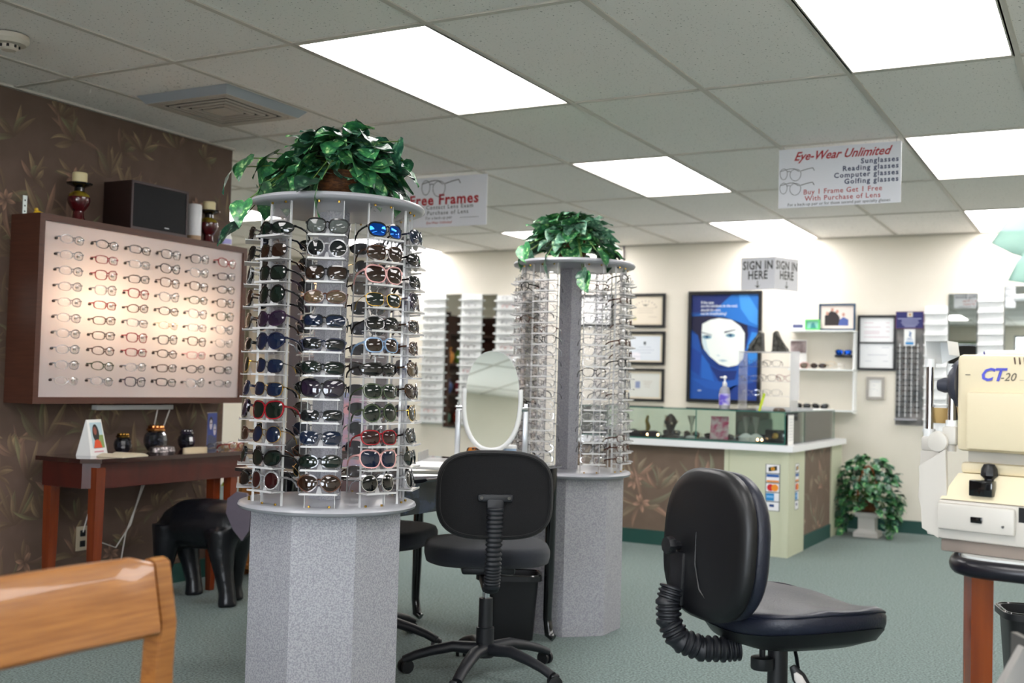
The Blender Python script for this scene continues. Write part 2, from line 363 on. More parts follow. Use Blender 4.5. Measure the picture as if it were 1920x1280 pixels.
def eyewear(name, shape, FM, LM, TM=None, rim=.0034, wire=False, one=False, lens_parts=True):
    """front faces -y, temples run back along +y; origin at bridge centre"""
    TM = TM or FM; cx = .0335 if shape != 'wrap' else .0345; curve = lambda x: 3.2*x*x*(1.6 if shape == 'wrap' else 1)
    rim = .0016 if wire else rim; th = .0016 if wire else .0034
    ol = outline(shape); b = B(); q = B(); lens = []
    for s in (-1, 1):
        inn = [(s*(cx+x), z) for x, z in ol]; out = []
        for x, z in ol:
            l = math.hypot(x, z); out.append((s*(cx+x+x/l*rim), z+z/l*rim*(1.5 if z > 0 and not wire else 1)))
        b.ring(out, inn, lambda x, z: (x, curve(x)-th/2, z), lambda x, z: (x, curve(x)+th/2, z))
        lb = B(); n = len(inn)
        for dy, fl in ((-.0006, 0), (.0006, 1)):
            vs = [(s*cx, curve(cx)+dy-.0034, 0)]
            for q in (.4, .75, 1):
                vs += [(s*cx+(x-s*cx)*q, curve(s*cx+(x-s*cx)*q)+dy-.0034*(1-q*q), z*q) for x, z in inn]
            fs = [(0, 1+i, 1+(i+1) % n) for i in range(n)]
            for q in (0, 1): fs += [(1+q*n+i, 1+q*n+n+i, 1+q*n+n+(i+1) % n, 1+q*n+(i+1) % n) for i in range(n)]
            if not fl: fs = [f[::-1] for f in fs]
            lb.mesh(vs, fs)
        lens.append(lb)
    top = max(z for x, z in ol); w = max(x for x, z in ol); inx = cx-w
    zb = top*.45
    if wire and shape in ('aviator', 'big'): b.tube([(-inx-.004, .0008, top*.9), (0, -.001, top*1.05), (inx+.004, .0008, top*.9)], .0011, 6)
    b.tube([(-inx-.001, curve(inx), zb), (0, -.0015, zb+.003), (inx+.001, curve(inx), zb)], .0012 if wire else .0026, 6)
    ex = cx+w+rim; ey = curve(ex)
    for s in (-1, 1):
        b.box((s*(ex+.001), ey+.002, top*.5), (.005, .007, .003 if wire else .007))
        for k in (1,): b.tube([(s*(inx-.001), .003, 0), (s*(inx-.004), .007, -.006)], .0012, 5)
    tb = []
    for s in (-1, 1):
        t = b if one else B()
        t.tube([(s*(ex+.002), ey+.004, top*.5), (s*(ex-.001), ey+.03, top*.5), (s*(ex-.004), ey+.055, top*.3), (s*(ex-.008), ey+.074, -.004), (s*(ex-.01), ey+.082, -.016)],
               [.0011]*3+[.0018]*2 if wire else [.0016, .0018, .0018, .0022, .0018], 6, flat=1 if wire else 1.9)
        tb.append(t)
    if one and not lens_parts:
        b.m = 1
        for s, lb in zip((-1, 1), lens):
            inn = [(s*(cx+x), z) for x, z in ol]; n = len(inn)
            b.mesh([(s*cx, curve(cx), 0)]+[(x, curve(x), z) for x, z in inn], [(0, 1+i, 1+(i+1) % n) for i in range(n)]); lb.bm.free()
        return b.done(name, [FM, LM], smooth=40)
    o = b.done(name, FM, smooth=40)
    for lb in lens: lb.done('lens', LM, o, smooth=40, fix=False)
    if not one:
        for t in tb: t.done('temple', TM, o, smooth=60)
    return o
def lensm(name, col, rough=.04, a=.97, metal=0): return pm('lens '+name, col, rough, metal, alpha=a, spec=.75)
FR = dict(black=BLACKG, tortoise=pm('tortoise acetate', '4a2a14', .15, noise=(90, '120a06', (1, 1, 1), .1), coat=.5), clear=clear('clear acetate', 'f4f4f6', .25), gold=GOLD, silver=CHROME,
          red=pm('red acetate', '8e1420', .2, coat=.5), blue=clear('pale blue acetate', 'a9c9ee', .6), brown=pm('brown acetate', '4b2a1c', .2, coat=.5), pink=pm('rose acetate', 'd9a3a0', .25, coat=.4),
          navy=pm('navy acetate', '141b38', .2, coat=.5), purple=pm('plum acetate', '2b1730', .2, coat=.5), gun=pm('gunmetal', '4a4c50', .3, 1), green=pm('green acetate', '3c4a30', .25, coat=.4))
LN = dict(pale=clear('pale smoke lens', '8f9794', .25), grey=lensm('grey', '0e1114'), green=lensm('dark green', '0a1712'), brown=lensm('brown', '24140c'), blue=lensm('dark blue', '0c1830'),
          mirror=lensm('blue mirror', '0f54c4', .05, 1, .85), black=lensm('black', '050506'), red=lensm('dark red', '2a0a0c'), ltbrown=lensm('light brown', '5a4a36', a=.8), purple=lensm('plum', '1e1426'), cleargl=clear('clear lens', 'fefefe', .0, refl=.35))
ADJ = dict(gun='gunmetal', clear='clear', blue='pale blue', pink='rose pink')
LADJ = dict(pale='pale see-through', mirror='bright blue mirrored', ltbrown='light brown', purple='plum', cleargl='clear')
SHN = dict(square='square', round='round', rect='narrow rectangular', oval='oval', cat='cat-eye', aviator='aviator', wrap='wraparound', big='oversized')
WIRE = {'gold', 'silver', 'gun'}
protos = {}
def getp(kind, st):
    k = (kind, st)
    if k not in protos:
        sh, fr, ln = st
        if kind == 'sun': protos[k] = eyewear('sunglasses', sh, FR[fr], LN[ln], wire=fr in WIRE)
        elif kind == 'board': protos[k] = eyewear('eyeglasses', sh, FR[fr], LN[ln], wire=fr in WIRE, one=True, rim=.0034)
        elif kind == 'eye': protos[k] = eyewear('eyeglasses', sh, FR[fr], LN[ln], wire=fr in WIRE, one=True, rim=.0022)
        else: protos[k] = eyewear('eyeglasses', sh, FR[fr], LN[ln], wire=fr in WIRE, one=True, lens_parts=False, rim=.0022)
        return protos[k]
    return cp(protos[k])
def low(o): return -min(v.co.z for v in o.data.vertices if abs(v.co.y) < .012)
def place(o, p, rz, tilt=0, tz=0, lean=0):
    o.matrix_world = T(p) @ Matrix.Rotation(rz, 4, 'Z') @ R(-lean, 'X') @ R(tilt, 'Y'); return o
SUN_POOL = [('square', 'black', 'grey'), ('aviator', 'gun', 'green'), ('rect', 'black', 'black'), ('cat', 'tortoise', 'brown'), ('round', 'gold', 'green'), ('wrap', 'black', 'black'), ('oval', 'brown', 'brown'), ('square', 'navy', 'blue'),
            ('big', 'purple', 'purple'), ('rect', 'tortoise', 'grey'), ('round', 'clear', 'grey'), ('square', 'tortoise', 'ltbrown')]
ROWS_B = [('square', 'black', 'pale'), ('round', 'clear', 'grey'), ('square', 'black', 'brown'), ('oval', 'brown', 'ltbrown'), ('rect', 'black', 'blue'), ('rect', 'navy', 'grey'), ('rect', 'black', 'green'), ('big', 'black', 'purple'),
          ('rect', 'gun', 'grey'), ('square', 'gun', 'blue'), ('oval', 'black', 'green'), ('aviator', 'brown', 'brown')]
ROWS_C = [('square', 'black', 'mirror'), ('square', 'tortoise', 'brown'), ('big', 'pink', 'brown'), ('square', 'gold', 'green'), ('rect', 'black', 'black'), ('square', 'blue', 'brown'), ('wrap', 'black', 'black'), ('square', 'green', 'green'),
          ('round', 'green', 'green'), ('square', 'red', 'red'), ('big', 'pink', 'blue'), ('round', 'silver', 'black')]
ROWS_A = [('wrap', 'black', 'green'), ('square', 'gun', 'brown'), ('square', 'black', 'green'), ('round', 'black', 'green'), ('cat', 'purple', 'purple'), ('aviator', 'navy', 'blue'), ('square', 'gun', 'blue'), ('square', 'gold', 'blue'),
          ('big', 'red', 'green'), ('round', 'gold', 'blue'), ('cat', 'black', 'green'), ('round', 'clear', 'red')]
ORD = ['top', 'second', 'third', 'fourth', 'fifth', 'sixth', 'seventh', 'eighth', 'ninth', 'tenth', 'eleventh', 'twelfth', 'thirteenth', 'fourteenth', 'fifteenth', 'sixteenth', 'seventeenth', 'eighteenth']
LAM = pm('grey speckled laminate', 'a9a9ae', .5, noise=(210, '8a8a92', (1, 1, 1), .1))
DISC = pm('grey laminate disc', '9c9da3', .28, noise=(4, 'a8a9af', (1, 1, 1), .3))
ACR = clear('clear acrylic', 'fdfdff', .06, refl=.35); ACRE = clear('acrylic edge', 'ffffff', .6, .1); FROST = clear('frosted acrylic', 'ffffff', .4, .2, refl=.6)
def tower(label, cx, cyy, orot, angs, nrow, ztop, dz, postrot):
    t = thing('display_tower', label, 'display stand', (cx, cyy, 0), 0, 'round eyewear display towers')
    b = B(); b.lathe([(.25, 0), (.25, .69)], 8, start=math.radians(orot)); b.done('pedestal', LAM, t, smooth=0)
    for z, n in ((.69, 'lower_disc'), (1.642, 'upper_disc')):
        b = B(); b.lathe([(.268, 0), (.279, .004), (.283, .012), (.279, .02), (.268, .024)], 64); b.done(n, DISC, t, loc=(0, 0, z), smooth=50)
    b = B(); b.lathe([(.052, .714), (.052, 1.642)], 4, start=math.radians(postrot)); b.done('post', LAM, t, smooth=0, loc=(-.02, .01, 0))
    # one strip built in local coords: outward is -y
    b = B(); b.bb(-.045, .045, -.0015, .0015, .714, 1.642); s0 = b.done('acrylic_strip', ACR, t, smooth=0)
    b = B()
    for s in (-1, 1): b.bb(s*.045-.0012, s*.045+.0012, -.005, .0025, .714, 1.642)
    b.done('strip_edge', ACRE, s0, smooth=0)
    b = B()
    for s in (-1, 1):
        for z in (.718, 1.638):
            b.tube([(s*.03, -.012, z-.003), (s*.03, -.012, z+.003)], .004, 6)
    b.done('brass_screw', GOLD, s0)
    b = B(); b.bb(-.058 if nrow < 15 else -.05, .058 if nrow < 15 else .05, -.05, -.002, -.0014, .0014); b.bb(-.055, .055, -.052, -.0502, -.002, .004)
    l0 = b.done('ledge', FROST, s0, smooth=0, loc=(0, 0, ztop-.026))
    b = B(); b.mesh([(-.009, -.029, .0016), (.009, -.029, .0016), (.009, -.014, .0016), (-.009, -.014, .0016), (-.003, -.026, .022), (.003, -.026, .022), (.003, -.02, .022), (-.003, -.02, .022)],
                    [(0, 1, 5, 4), (1, 2, 6, 5), (2, 3, 7, 6), (3, 0, 4, 7), (4, 5, 6, 7)])
    n0 = b.done('nose_rest', FROST, s0, smooth=0, loc=(0, 0, ztop-.026))
    for k in range(1, nrow):
        for q in (l0, n0):
            c = q.copy(); C.objects.link(c); c.parent = s0; c.location = (0, 0, ztop-.026-k*dz)
    for n, a in enumerate(angs):
        s = s0 if n == 0 else cp(s0, t); a = math.radians(a)
        s.location = (.235*math.cos(a), .235*math.sin(a), 0); s.rotation_euler = (0, 0, a+PI/2)
    return t
D1 = (-2.22, 2.865); base1 = -52.2
SA = [(-6, 'front strip', ROWS_B), (34, 'front right strip', ROWS_C), (74, 'right edge strip', None), (114, 'rear right strip', None), (154, 'rear right inner strip', None), (194, 'rear left inner strip', None), (234, 'rear left strip', None), (274, 'left edge strip', None), (314, 'front left strip', ROWS_A)]
tower('near grey display tower with sunglasses on clear acrylic strips', D1[0], D1[1], 13, [base1+a for a, _, _ in SA], 12, 1.557, .0703, 20)
for si, (a, sn, rows) in enumerate(SA):
    rn = random.Random(40+si); pool = SUN_POOL[:]; rn.shuffle(pool); rows = rows or pool
    A = math.radians(base1+a)
    for k in range(12):
        st = rows[k]; g = getp('sun', st); tf = rn.uniform(-3, 3)
        place(g, (D1[0]+.274*math.cos(A), D1[1]+.274*math.sin(A), 1.5375-k*.0703+low(g)), A+PI/2+math.radians(rn.uniform(-5, 5)), tf*.5, lean=rn.uniform(5, 11))
        tag(g, f"{ADJ.get(st[1], st[1])} {SHN[st[0]]} sunglasses, {LADJ.get(st[2], st[2])} lenses, {ORD[k]} row, {sn}, near tower", 'sunglasses', 'sunglasses on the near display tower')
D2 = (-2.21, 4.64); base2 = -64.5
SB = [(-23, 'strip left of the post'), (17, 'strip in front of the post'), (57, 'right strip'), (97, 'right edge strip'), (137, 'rear right strip'), (177, 'rear strip'), (217, 'rear left strip'), (257, 'left edge strip'), (297, 'left strip')]
SB = [(-28, 'strip left of the post'), (22, 'strip right of the post'), (62, 'right edge strip'), (102, 'rear right edge strip'), (142, 'rear right strip'), (182, 'rear strip'), (222, 'rear left strip'), (262, 'rear left edge strip'), (300, 'left edge strip')]
tower('far grey display tower with clear eyeglasses on acrylic strips', D2[0], D2[1], 22.5, [base2+a for a, _ in SB], 18, 1.59, .0476, 30)
EP = [('rect', 'gun', 'cleargl'), ('round', 'gold', 'cleargl'), ('square', 'clear', 'cleargl'), ('oval', 'silver', 'cleargl'), ('cat', 'purple', 'cleargl'), ('square', 'black', 'cleargl'), ('rect', 'silver', 'cleargl'), ('oval', 'gun', 'cleargl'), ('rect', 'brown', 'cleargl')]
for si, (a, sn) in enumerate(SB):
    rn = random.Random(90+si); A = math.radians(base2+a)
    for k in range(18):
        st = EP[rn.choice([0, 0, 2, 3, 3, 7, 5, 6, 6, 7, 8, 2])]; g = getp('eye', st)
        place(g, (D2[0]+.274*math.cos(A), D2[1]+.274*math.sin(A), 1.568-k*.0476+low(g)*.9), A+PI/2+math.radians(rn.uniform(-5, 5)), rn.uniform(-2, 2), lean=5); g.scale = (.9,)*3
        tag(g, f"{ADJ.get(st[1], st[1])} {SHN[st[0]]} clear-lens eyeglasses, {ORD[k]} row, {sn}, far tower", 'eyeglasses', 'eyeglasses on the far display tower')
# ================================================================= plants
def leafmesh(name, ln, wd, cup, droop, heart=1):
    prof = [(0, .0), (.02, .3), (.12, .78), (.28, 1), (.45, .97), (.62, .8), (.78, .52), (.9, .24), (1, 0)]
    vs = []; fs = []
    for i, (t, w) in enumerate(prof):
        z = -droop*t*t*ln; x = t*ln
        for s, kk in ((-1, 1), (-.5, .5), (0, 0), (.5, .5), (1, 1)):
            xx = x-(abs(s)*heart*.16*ln if i in (1, 2) else 0)
            vs.append((xx, s*w*wd/2, z+cup*abs(s)*w*wd+.004*math.sin(t*9+s*2)))
    for i in range(len(prof)-1):
        for k in range(4): fs.append((i*5+k, i*5+k+1, (i+1)*5+k+1, (i+1)*5+k))
    b = B(); b.mesh(vs, fs); return b
def leafmaterial(name, c1, c2, c3):
    m = bpy.data.materials.new(name); m.use_nodes = True; nt = m.node_tree; L = nt.links; p = nt.nodes['Principled BSDF']
    tc = nt.nodes.new('ShaderNodeTexCoord'); n = nt.nodes.new('ShaderNodeTexNoise'); n.inputs['Scale'].default_value = 55; n.inputs['Detail'].default_value = 3
    oi = nt.nodes.new('ShaderNodeObjectInfo'); va = nt.nodes.new('ShaderNodeVectorMath'); va.operation = 'ADD'
    L.new(tc.outputs['Object'], va.inputs[0]); L.new(oi.outputs['Random'], va.inputs[1]); L.new(va.outputs[0], n.inputs['Vector'])
    r = nt.nodes.new('ShaderNodeValToRGB'); e = r.color_ramp.elements; e[0].position = .4; e[0].color = lin(c1); e[1].position = .68; e[1].color = lin(c3); q = e.new(.58); q.color = lin(c2)
    hs = nt.nodes.new('ShaderNodeHueSaturation'); mr = nt.nodes.new('ShaderNodeMapRange'); mr.inputs[3].default_value = .45; mr.inputs[4].default_value = 1.6
    L.new(oi.outputs['Random'], mr.inputs[0]); L.new(mr.outputs[0], hs.inputs['Value']); L.new(n.outputs[0], r.inputs[0]); L.new(r.outputs[0], hs.inputs['Color']); L.new(hs.outputs[0], p.inputs[0])
    p.inputs['Roughness'].default_value = .32; p.inputs['Specular IOR Level'].default_value = .6; m.diffuse_color = lin(c1); return m
POTH = leafmaterial('pothos leaf', '24583a', '3c8048', 'a8cc8c'); POTH2 = leafmaterial('dark pothos leaf', '1b4034', '2f6448', '86b090')
STEM = pm('vine stem', '5d7a38', .6); POT = pm('woven wicker pot', '7a4a22', .7, noise=(60, '4b2c14', (1, 1, 3), .15), bump=(90, .6))
def plant(label, base, leaves, lsz, rx, ry, h, seed, mats, extra=(), low=0, zoff=.1, front=False):
    rnd = random.Random(seed); t = thing('potted_vine', label, 'plant', base)
    b = B(); b.lathe([(.05, .003), (.075, .05), (.085, .1), (.08, .1), (.07, .08)], 20); b.done('pot', POT, t)
    var = []
    for i in range(6):
        o = leafmesh('leaf', lsz*rnd.uniform(.85, 1.15), lsz*rnd.uniform(.72, .86), rnd.uniform(.02, .2), rnd.uniform(.1, .6)).done('leaf', mats[i % len(mats)], t, smooth=180, fix=False); var.append(o.data); bpy.data.objects.remove(o)
    sb = B(); pts = []
    for i in range(leaves):
        a = rnd.uniform(0, 2*PI); f = rnd.random()**.5; el = rnd.uniform(low, 1)
        r = math.sqrt(max(0, 1-max(0, el)**2)); r *= .62+.38*f
        p = Vector((rx*r*math.cos(a), ry*r*math.sin(a), zoff+h*el*(.65+.35*f))); pts.append((p, Vector((math.cos(a), math.sin(a), rnd.uniform(-.7, .35)))))
    for e in extra: pts.append((Vector(e[:3]), Vector((e[0], e[1], -.5))))
    for i, (p, d) in enumerate(pts):
        if not front and math.hypot(p.x, p.y) < .27: p.z = max(p.z, .035)
        if front and p.y < 0 and abs(p.x) < .1 and p.z < .03: continue
        o = bpy.data.objects.new('leaf', rnd.choice(var)); C.objects.link(o); o.parent = t; o.location = p
        d = (d+Vector((rnd.uniform(-.5, .5), rnd.uniform(-.5, .5), rnd.uniform(-.25, .25)))).normalized()
        q = d.to_track_quat('X', 'Z'); o.rotation_mode = 'QUATERNION'; o.rotation_quaternion = q @ Matrix.Rotation(rnd.uniform(-.7, .7), 3, 'X').to_quaternion()
        if i % 3 == 0 or i >= leaves: sb.tube([(0, 0, .08), (p.x*.5, p.y*.5, max(.1, p.z*.9)+.02), tuple(p)], .0018, 4, cap=False)
    sb.done('stems', STEM, t); return t
zt = 1.667
rv = Vector((.878, .4776, 0)); fv = Vector((-.4783, .8774, 0))
def ex(a, d, z): p = rv*a+fv*d; return (p.x, p.y, z)
plant('bushy trailing green pothos on top of the near sunglasses tower', (D1[0]+.01, D1[1], zt), 165, .092, .16, .155, .195, 11, [POTH, POTH2],
      [ex(-.33, -.06, .1), ex(-.29, -.07, .13), ex(.05, 0, .27), ex(.19, -.05, .2), ex(-.25, -.08, .02), ex(-.28, -.12, -.02), ex(-.23, -.05, .12), ex(-.3, -.12, -.09), ex(-.22, -.1, .05), ex(-.2, -.1, .0), ex(.1, -.12, .02), ex(-.05, -.24, .01), ex(-.02, -.25, .01), ex(.13, -.08, .05), ex(.17, -.05, .03), ex(.16, 0, .1), ex(.03, .0, .26), ex(-.12, -.04, .2), ex(.19, 0, .14), ex(.2, 0, .15), ex(-.19, -.03, .1), ex(-.17, -.05, .06), ex(-.2, -.05, .15)], zoff=.05)
plant('silvery green ivy on top of the far eyeglasses tower', (D2[0]-.02, D2[1], zt), 150, .088, .17, .165, .2, 23, [POTH, leafmaterial('grey green ivy leaf', '3f7058', '7aa48c', 'c0dcb8')],
      [ex(-.2, -.1, .02), ex(-.22, -.12, .06), ex(-.2, -.12, -.01), ex(-.12, -.25, .0), ex(.04, -.27, -.06), ex(.1, -.25, -.05), ex(.15, -.1, .01), ex(.17, -.1, .03), ex(.05, -.28, -.08), ex(.2, -.05, .0)], zoff=.04)
# ================================================================= left wall: light board
X0 = XL+.007; XF = -4.17; BY0, BY1, BZ0, BZ1 = 3.27, 4.60, .955, 1.80
t = thing('light_board', 'walnut framed lit white board displaying six columns of eyeglasses', 'display board', (X0, BY0, BZ0))
def rel(b, o=t): b.M = T(-Vector(o.location)); return b
b = rel(B())
b.bb(X0, XF, BY0, BY0+.028, BZ0, BZ1); b.bb(X0, XF, BY1-.028, BY1, BZ0, BZ1); b.bb(X0, XF, BY0+.028, BY1-.028, BZ0, BZ0+.03); b.bb(X0, XF, BY0+.028, BY1-.028, BZ1-.03, BZ1)
b.done('board_case', WALNUT, t, smooth=0)
b = rel(B()); b.bb(X0+.001, X0+.01, BY0+.028, BY1-.028, BZ0+.03, BZ1-.03); b.done('back_panel', pm('dark board lining', '4a4440', .8), t, smooth=0)
TR = bpy.data.materials.new('translucent white board'); TR.use_nodes = True; nt = TR.node_tree
for n in list(nt.nodes): nt.nodes.remove(n)
o_ = nt.nodes.new('ShaderNodeOutputMaterial'); tr = nt.nodes.new('ShaderNodeBsdfTranslucent'); df = nt.nodes.new('ShaderNodeBsdfDiffuse'); mx = nt.nodes.new('ShaderNodeMixShader'); gl = nt.nodes.new('ShaderNodeBsdfGlossy'); m2 = nt.nodes.new('ShaderNodeMixShader')
tr.inputs[0].default_value = lin('fffaf4'); df.inputs[0].default_value = lin('f3eef2'); mx.inputs[0].default_value = .45; gl.inputs['Roughness'].default_value = .25; m2.inputs[0].default_value = .04
nt.links.new(tr.outputs[0], mx.inputs[1]); nt.links.new(df.outputs[0], mx.inputs[2]); nt.links.new(mx.outputs[0], m2.inputs[1]); nt.links.new(gl.outputs[0], m2.inputs[2]); nt.links.new(m2.outputs[0], o_.inputs[0])
b = rel(B()); xf = XF-.012; b.mesh([(xf, BY0+.028, BZ0+.03), (xf, BY1-.028, BZ0+.03), (xf, BY1-.028, BZ1-.03), (xf, BY0+.028, BZ1-.03)], [(0, 1, 2, 3)]); b.done('face_panel', TR, t, smooth=0, fix=False)
for yy, zz, pw in ((3.62, 1.42, 1), (4.2, 1.36, .75)):
    la = bpy.data.lights.new('board lamp', 'AREA'); la.shape = 'RECTANGLE'; la.size = .42; la.size_y = .05; la.energy = BOARD*pw*.5; la.color = (1, .82, .62)
    lo = bpy.data.objects.new('board_lamp', la); C.objects.link(lo); lo.parent = t; lo.location = Vector((X0+.06, yy, zz))-t.location; lo.rotation_euler = (PI/2, 0, PI/2)
HOLD = pm('black holder', '2a211d', .5)
BCOL = ['clear', 'black', 'black', 'black', 'green', 'red']
BST = {}
rn = random.Random(5); sh = ['rect', 'square', 'oval', 'cat', 'round']
rows6 = [['clear', 'black', 'black', 'black', 'black', 'red'], ['clear', 'red', 'clear', 'black', 'clear', 'purple'], ['clear', 'red', 'black', 'brown', 'tortoise', 'black'], ['clear', 'clear', 'red', 'clear', 'green', 'tortoise'], ['clear', 'red', 'brown', 'black', 'clear', 'green'],
         ['clear', 'brown', 'clear', 'gold', 'clear', 'clear'], ['clear', 'tortoise', 'red', 'black', 'tortoise', 'gun'], ['clear', 'brown', 'red', 'tortoise', 'pink', 'black'], ['clear', 'green', 'clear', 'brown', 'black', 'black'], ['silver', 'clear', 'navy', 'black', 'clear', 'gun']]
for k in range(10):
    for c in range(6):
        fr = rows6[k][c]; st = ('oval' if c == 0 else rn.choice(sh[:4]), fr, 'cleargl'); g = getp('board', st)
        place(g, (XF+.035, 3.425+c*.199, 1.695-k*.0707-.0), PI/2, rn.uniform(-3, 3))
        tag(g, f"{ADJ.get(fr, fr)} {SHN[st[0]]} eyeglasses, {ORD[k]} row, {('leftmost', 'second', 'third', 'fourth', 'fifth', 'rightmost')[c]} column of the lit board", 'eyeglasses', 'eyeglasses on the lit board')
# temple grips on the board face
b = rel(B())
for k in range(10):
    for c in range(6):
        for s in (-1, 1): b.tube([(xf-.001, 3.425+c*.199+s*.062, 1.698-k*.0707), (xf+.01, 3.425+c*.199+s*.062, 1.698-k*.0707)], .0058, 8)
tag(b.done('temple_grips', HOLD, t), kind='stuff')
# light strip under the board and its cable
t = thing('power_strip', 'white power strip fixed to the wall under the lit board', 'power strip', (-4.35, 3.76, .93))
b = B(); b.bb(-.018, .03, 0, .49, -.012, .012, .004); b.done('strip_case', WHITE, t)
CABLE = pm('white cable', 'd9d4cc', .5)
b = B()
b.tube([(-4.33, 4.235, .92), (-4.35, 4.22, .84), (-4.352, 4.18, .76), (-4.36, 4.16, .68), (-4.35, 4.13, .6), (-4.35, 4.06, .45), (-4.35, 3.99, .3), (-4.355, 3.97, .16), (-4.35, 3.965, .02)], .0035, 6)
b.tube([(-4.33, 4.15, .92), (-4.352, 4.145, .8), (-4.36, 4.13, .7), (-4.35, 4.09, .55), (-4.35, 4.02, .34), (-4.35, 3.93, .235), (-4.35, 3.84, .27), (-4.35, 3.8, .38), (-4.355, 3.76, .43), (-4.36, 3.735, .33)], .0035, 6)
tag(b.done('power_cable', CABLE), 'white power cords hanging from the board behind the hall table', 'cable')
t = thing('wall_outlet', 'ivory wall outlet behind the left legs of the hall table', 'outlet', (XL, 3.735, .3))
b = B(); b.bb(0, .008, -.035, .035, -.058, .058, .003); b.done('cover_plate', pm('ivory plate', 'b8ab94', .4), t)
b = B(); b.bb(.008, .011, -.015, .015, .01, .04, .003); b.bb(.008, .011, -.015, .015, -.04, -.01, .003); b.done('socket', BLACK, t)
t = thing('notice_card', 'pale card on the brown wall cut by the left edge', 'card', (XL+.002, 3.17, 1.45))
b = B(); b.bb(0, .002, -.12, .02, -.14, .05); b.done('card', PAPER, t, smooth=0)
# things on the board
def candlestick(label, loc, s):
    t = thing('candlestick', label, 'candlestick', loc); t['group'] = 'glazed candle holders on the light board'
    GZ = pm('oxblood glaze', '4a1016', .15, coat=.6); GY_ = pm('mustard glaze', '8c7a1c', .25, noise=(30, '3c1c10', (1, 1, .3), .2)); 
    b = B(); b.lathe([(r*s, z*s) for r, z in ((.034, 0), (.034, .006), (.024, .02), (.022, .045), (.03, .055), (.042, .075), (.046, .09), (.044, .105))], 28); b.done('vase_body', GZ, t)
    b = B(); b.lathe([(r*s, z*s) for r, z in ((.0442, .104), (.04, .116), (.026, .127), (.021, .13))], 28); b.done('glaze_band', GY_, t)
    b = B(); b.lathe([(r*s, z*s) for r, z in ((.021, .129), (.02, .145), (.03, .15), (.05, .158), (.053, .164), (.048, .164), (.03, .162))], 28); b.done('drip_plate', BLACKG, t)
    b = B(); b.lathe([(r*s, z*s) for r, z in ((.029, .163), (.03, .168), (.03, .204), (.027, .208), (.004, .206))], 24); b.done('candle', pm('ivory wax', 'e2d3a4', .5), t)
    b = B(); b.tube([(0, 0, .205*s), (.001, 0, .215*s)], .001, 5); b.done('wick', BLACK, t); return t
candlestick('taller oxblood candle holder with ivory candle, left of the speaker', (-4.27, 3.555, BZ1), 1.12)
candlestick('smaller oxblood candle holder with ivory candle, right of the speaker', (-4.27, 4.402, BZ1), 1.1)
t = thing('bookshelf_speaker', 'dark wood loudspeaker with black grille lying on the light board', 'speaker', (-4.27, 3.965, BZ1))
SPK = pm('espresso veneer', '1f1110', .4, noise=(8, '2c1a16', (1, .3, 3), .3))
b = B(); b.bb(-.095, .095, -.185, .185, 0, .235, .003); b.done('cabinet', SPK, t)
b = B(); b.bb(.095, .099, -.172, .172, .014, .221, .002); b.done('grille', pm('black grille cloth', '1c1c1f', .9, bump=(900, .4)), t)
b = B(); b.bb(.0985, .1005, .03, .06, .026, .031); b.done('name_badge', STEEL, t, smooth=0)
b = B(); O = [(-.185, 0), (.185, 0), (.185, .235), (-.185, .235)]; I = [(-.174, .012), (.174, .012), (.174, .223), (-.174, .223)]
b.ring(O, I, lambda y, z: (.1, y, z), lambda y, z: (.0955, y, z)); b.done('trim_edge', pm('dark plastic trim', '45383a', .5), t, smooth=0)
t = thing('paper_roll', 'white upright cylinder beside the speaker on the light board', 'cylinder', (-4.26, 4.285, BZ1))
b = B(); b.lathe([(.036, 0), (.038, .003), (.038, .19), (.034, .196), (.01, .197)], 28); b.done('roll_body', pm('white cylinder', 'e9e9ec', .4), t)
b = B(); b.lathe([(.0385, .001), (.0385, .03)], 28, caps=False); b.done('base_band', pm('tan band', 'b89878', .5), t)
t = thing('lotion_jar', 'white and lilac jar on the right end of the light board', 'jar', (-4.28, 4.54, BZ1))
b = B(); b.lathe([(.032, 0), (.036, .004), (.036, .06), (.03, .066)], 24); b.done('jar_body', WHITE, t)
b = B(); b.lathe([(.0365, .018), (.0365, .045)], 24, caps=False); b.done('label_band', pm('lilac', 'a9a4e0', .4), t)
b = B(); b.lathe([(.03, .066), (.03, .086), (.026, .09)], 24); b.done('lid', WHITE, t)
t = thing('metal_bracket', 'thin white slotted metal strip standing at the left end of the board', 'bracket', (-4.33, 3.31, BZ1))
b = B(); b.bb(-.0015, .0015, -.011, .011, 0, .09); b.done('strip', pm('galvanised', 'c8d2d0', .35, .6), t, smooth=0)
b = B(); [b.bb(.0014, .0024, -.003, .003, z, z+.007) for z in (.015, .04, .065)]; b.done('slot', BLACK, t, smooth=0)
t = thing('toy_figure', 'small yellow trinket at the left end of the board', 'trinket', (-4.25, 3.33, BZ1)); YEL = pm('yellow plastic', 'd9b21c', .4)
b = B(); b.tube([(0, -.03, .007), (0, -.01, .012), (0, .03, .006)], [.005, .008, .004], 8); b.done('trinket_body', YEL, t)
b = B(); b.lathe([(.003, .012), (.009, .018), (.009, .026), (.003, .03)], 10, c=(0, -.02, 0)); b.done('knob', YEL, t)
